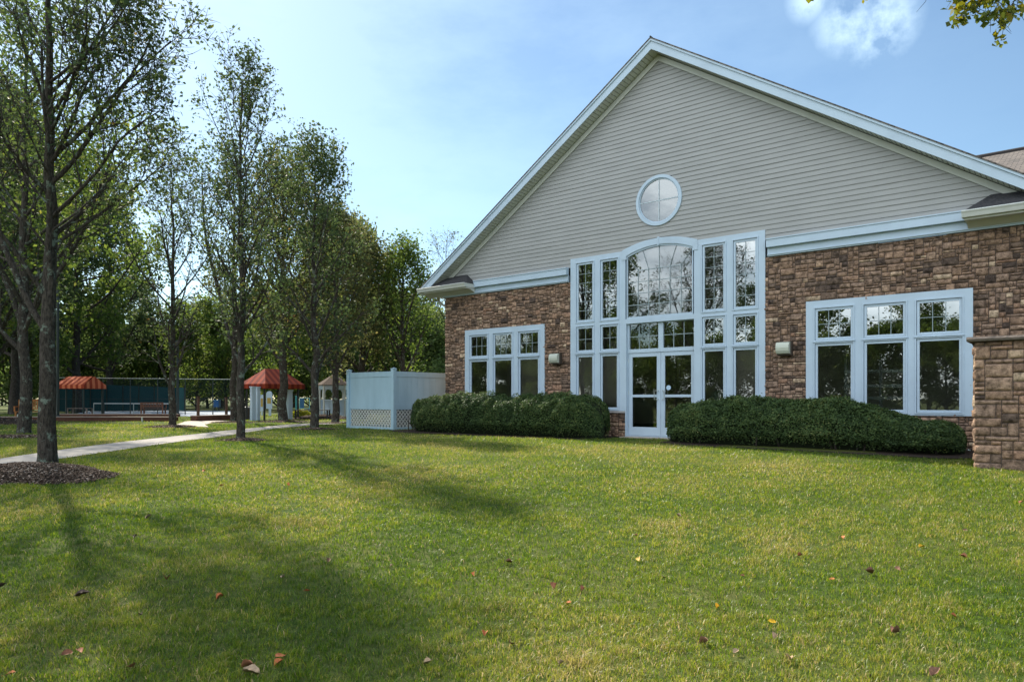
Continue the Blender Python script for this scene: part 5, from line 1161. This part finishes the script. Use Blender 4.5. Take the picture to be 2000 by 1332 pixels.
LM = {k: mat('dry_leaf_' + v[1].replace(' ', '_'), v[0], .7, .3, noise=(60, tuple(x * .6 for x in v[0]), .4, .7)) for k, v in LC.items()}
rr = random.Random(12)
for (u, v, k, s) in FL:
    q = gnd(u, v); m = MB(); nL = 7; V = []
    curl = rr.uniform(.3, 1.3)
    for i in range(nL):
        t_ = i / (nL - 1); w = .36 * math.sin(math.pi * min(1, t_ * .93 + .05)) ** .8
        for j in (-1, 0, 1):
            V.append(((t_ - .5), j * w, curl * (abs(j) * w) ** 1.0 * 1.6 + .25 * (t_ - .5) ** 2 + rr.uniform(-.05, .05)))
    F = [(i * 3 + j, i * 3 + j + 1, (i + 1) * 3 + j + 1, (i + 1) * 3 + j) for i in range(nL - 1) for j in (0, 1)]
    m.add([(a * s * 1.05, b_ * s * 1.05, c * s * 1.05) for a, b_, c in V], F); m.tube([(.5 * s * 1.05, 0, .07 * s), (.75 * s * 1.05, .05 * s, .15 * s)], [.0015, .001], 4)
    o = m.build('fallen_leaf', LM[k], smooth=True, loc=(q[0], q[1], q[2] + .024)); o.rotation_euler = (rr.uniform(-.55, .55), rr.uniform(-.55, .55), rr.uniform(0, 6.28))
    where = ('near the mulch mound' if (u < 620 and v < 1060) else 'in the shaded left foreground' if u < 700 else 'in the middle of the lawn' if u < 1350 else 'on the right side of the lawn')
    tag(o, '%s fallen leaf lying on the grass %s' % (LC[k][1], where), 'leaf', '%s fallen leaves %s' % (LC[k][1], where))
q = gnd(1884, 883.5); m = MB(); r2 = random.Random(4)
V = [(x * .03 + r2.uniform(-.008, .008), y * .035 + r2.uniform(-.008, .008), r2.uniform(.01, .05)) for y in range(4) for x in range(8)]
m.add(V, [(y * 8 + x, y * 8 + x + 1, y * 8 + x + 9, y * 8 + x + 8) for y in range(3) for x in range(7)]); m.build('litter_scrap', mat('white_plastic_scrap', (.7, .75, .75), .5), loc=(q[0] - .12, q[1], q[2] + .02)); tag(bpy.data.objects['litter_scrap'], 'crumpled white scrap on the soil left of the stone pier', 'scrap')
# render settings that do not depend on the viewer
SC.cycles.max_bounces = 6; SC.cycles.transparent_max_bounces = 12; SC.cycles.diffuse_bounces = 3; SC.cycles.glossy_bounces = 3; SC.cycles.transmission_bounces = 4
SC.cycles.use_denoising = True
SC.cycles.sample_clamp_indirect = 6
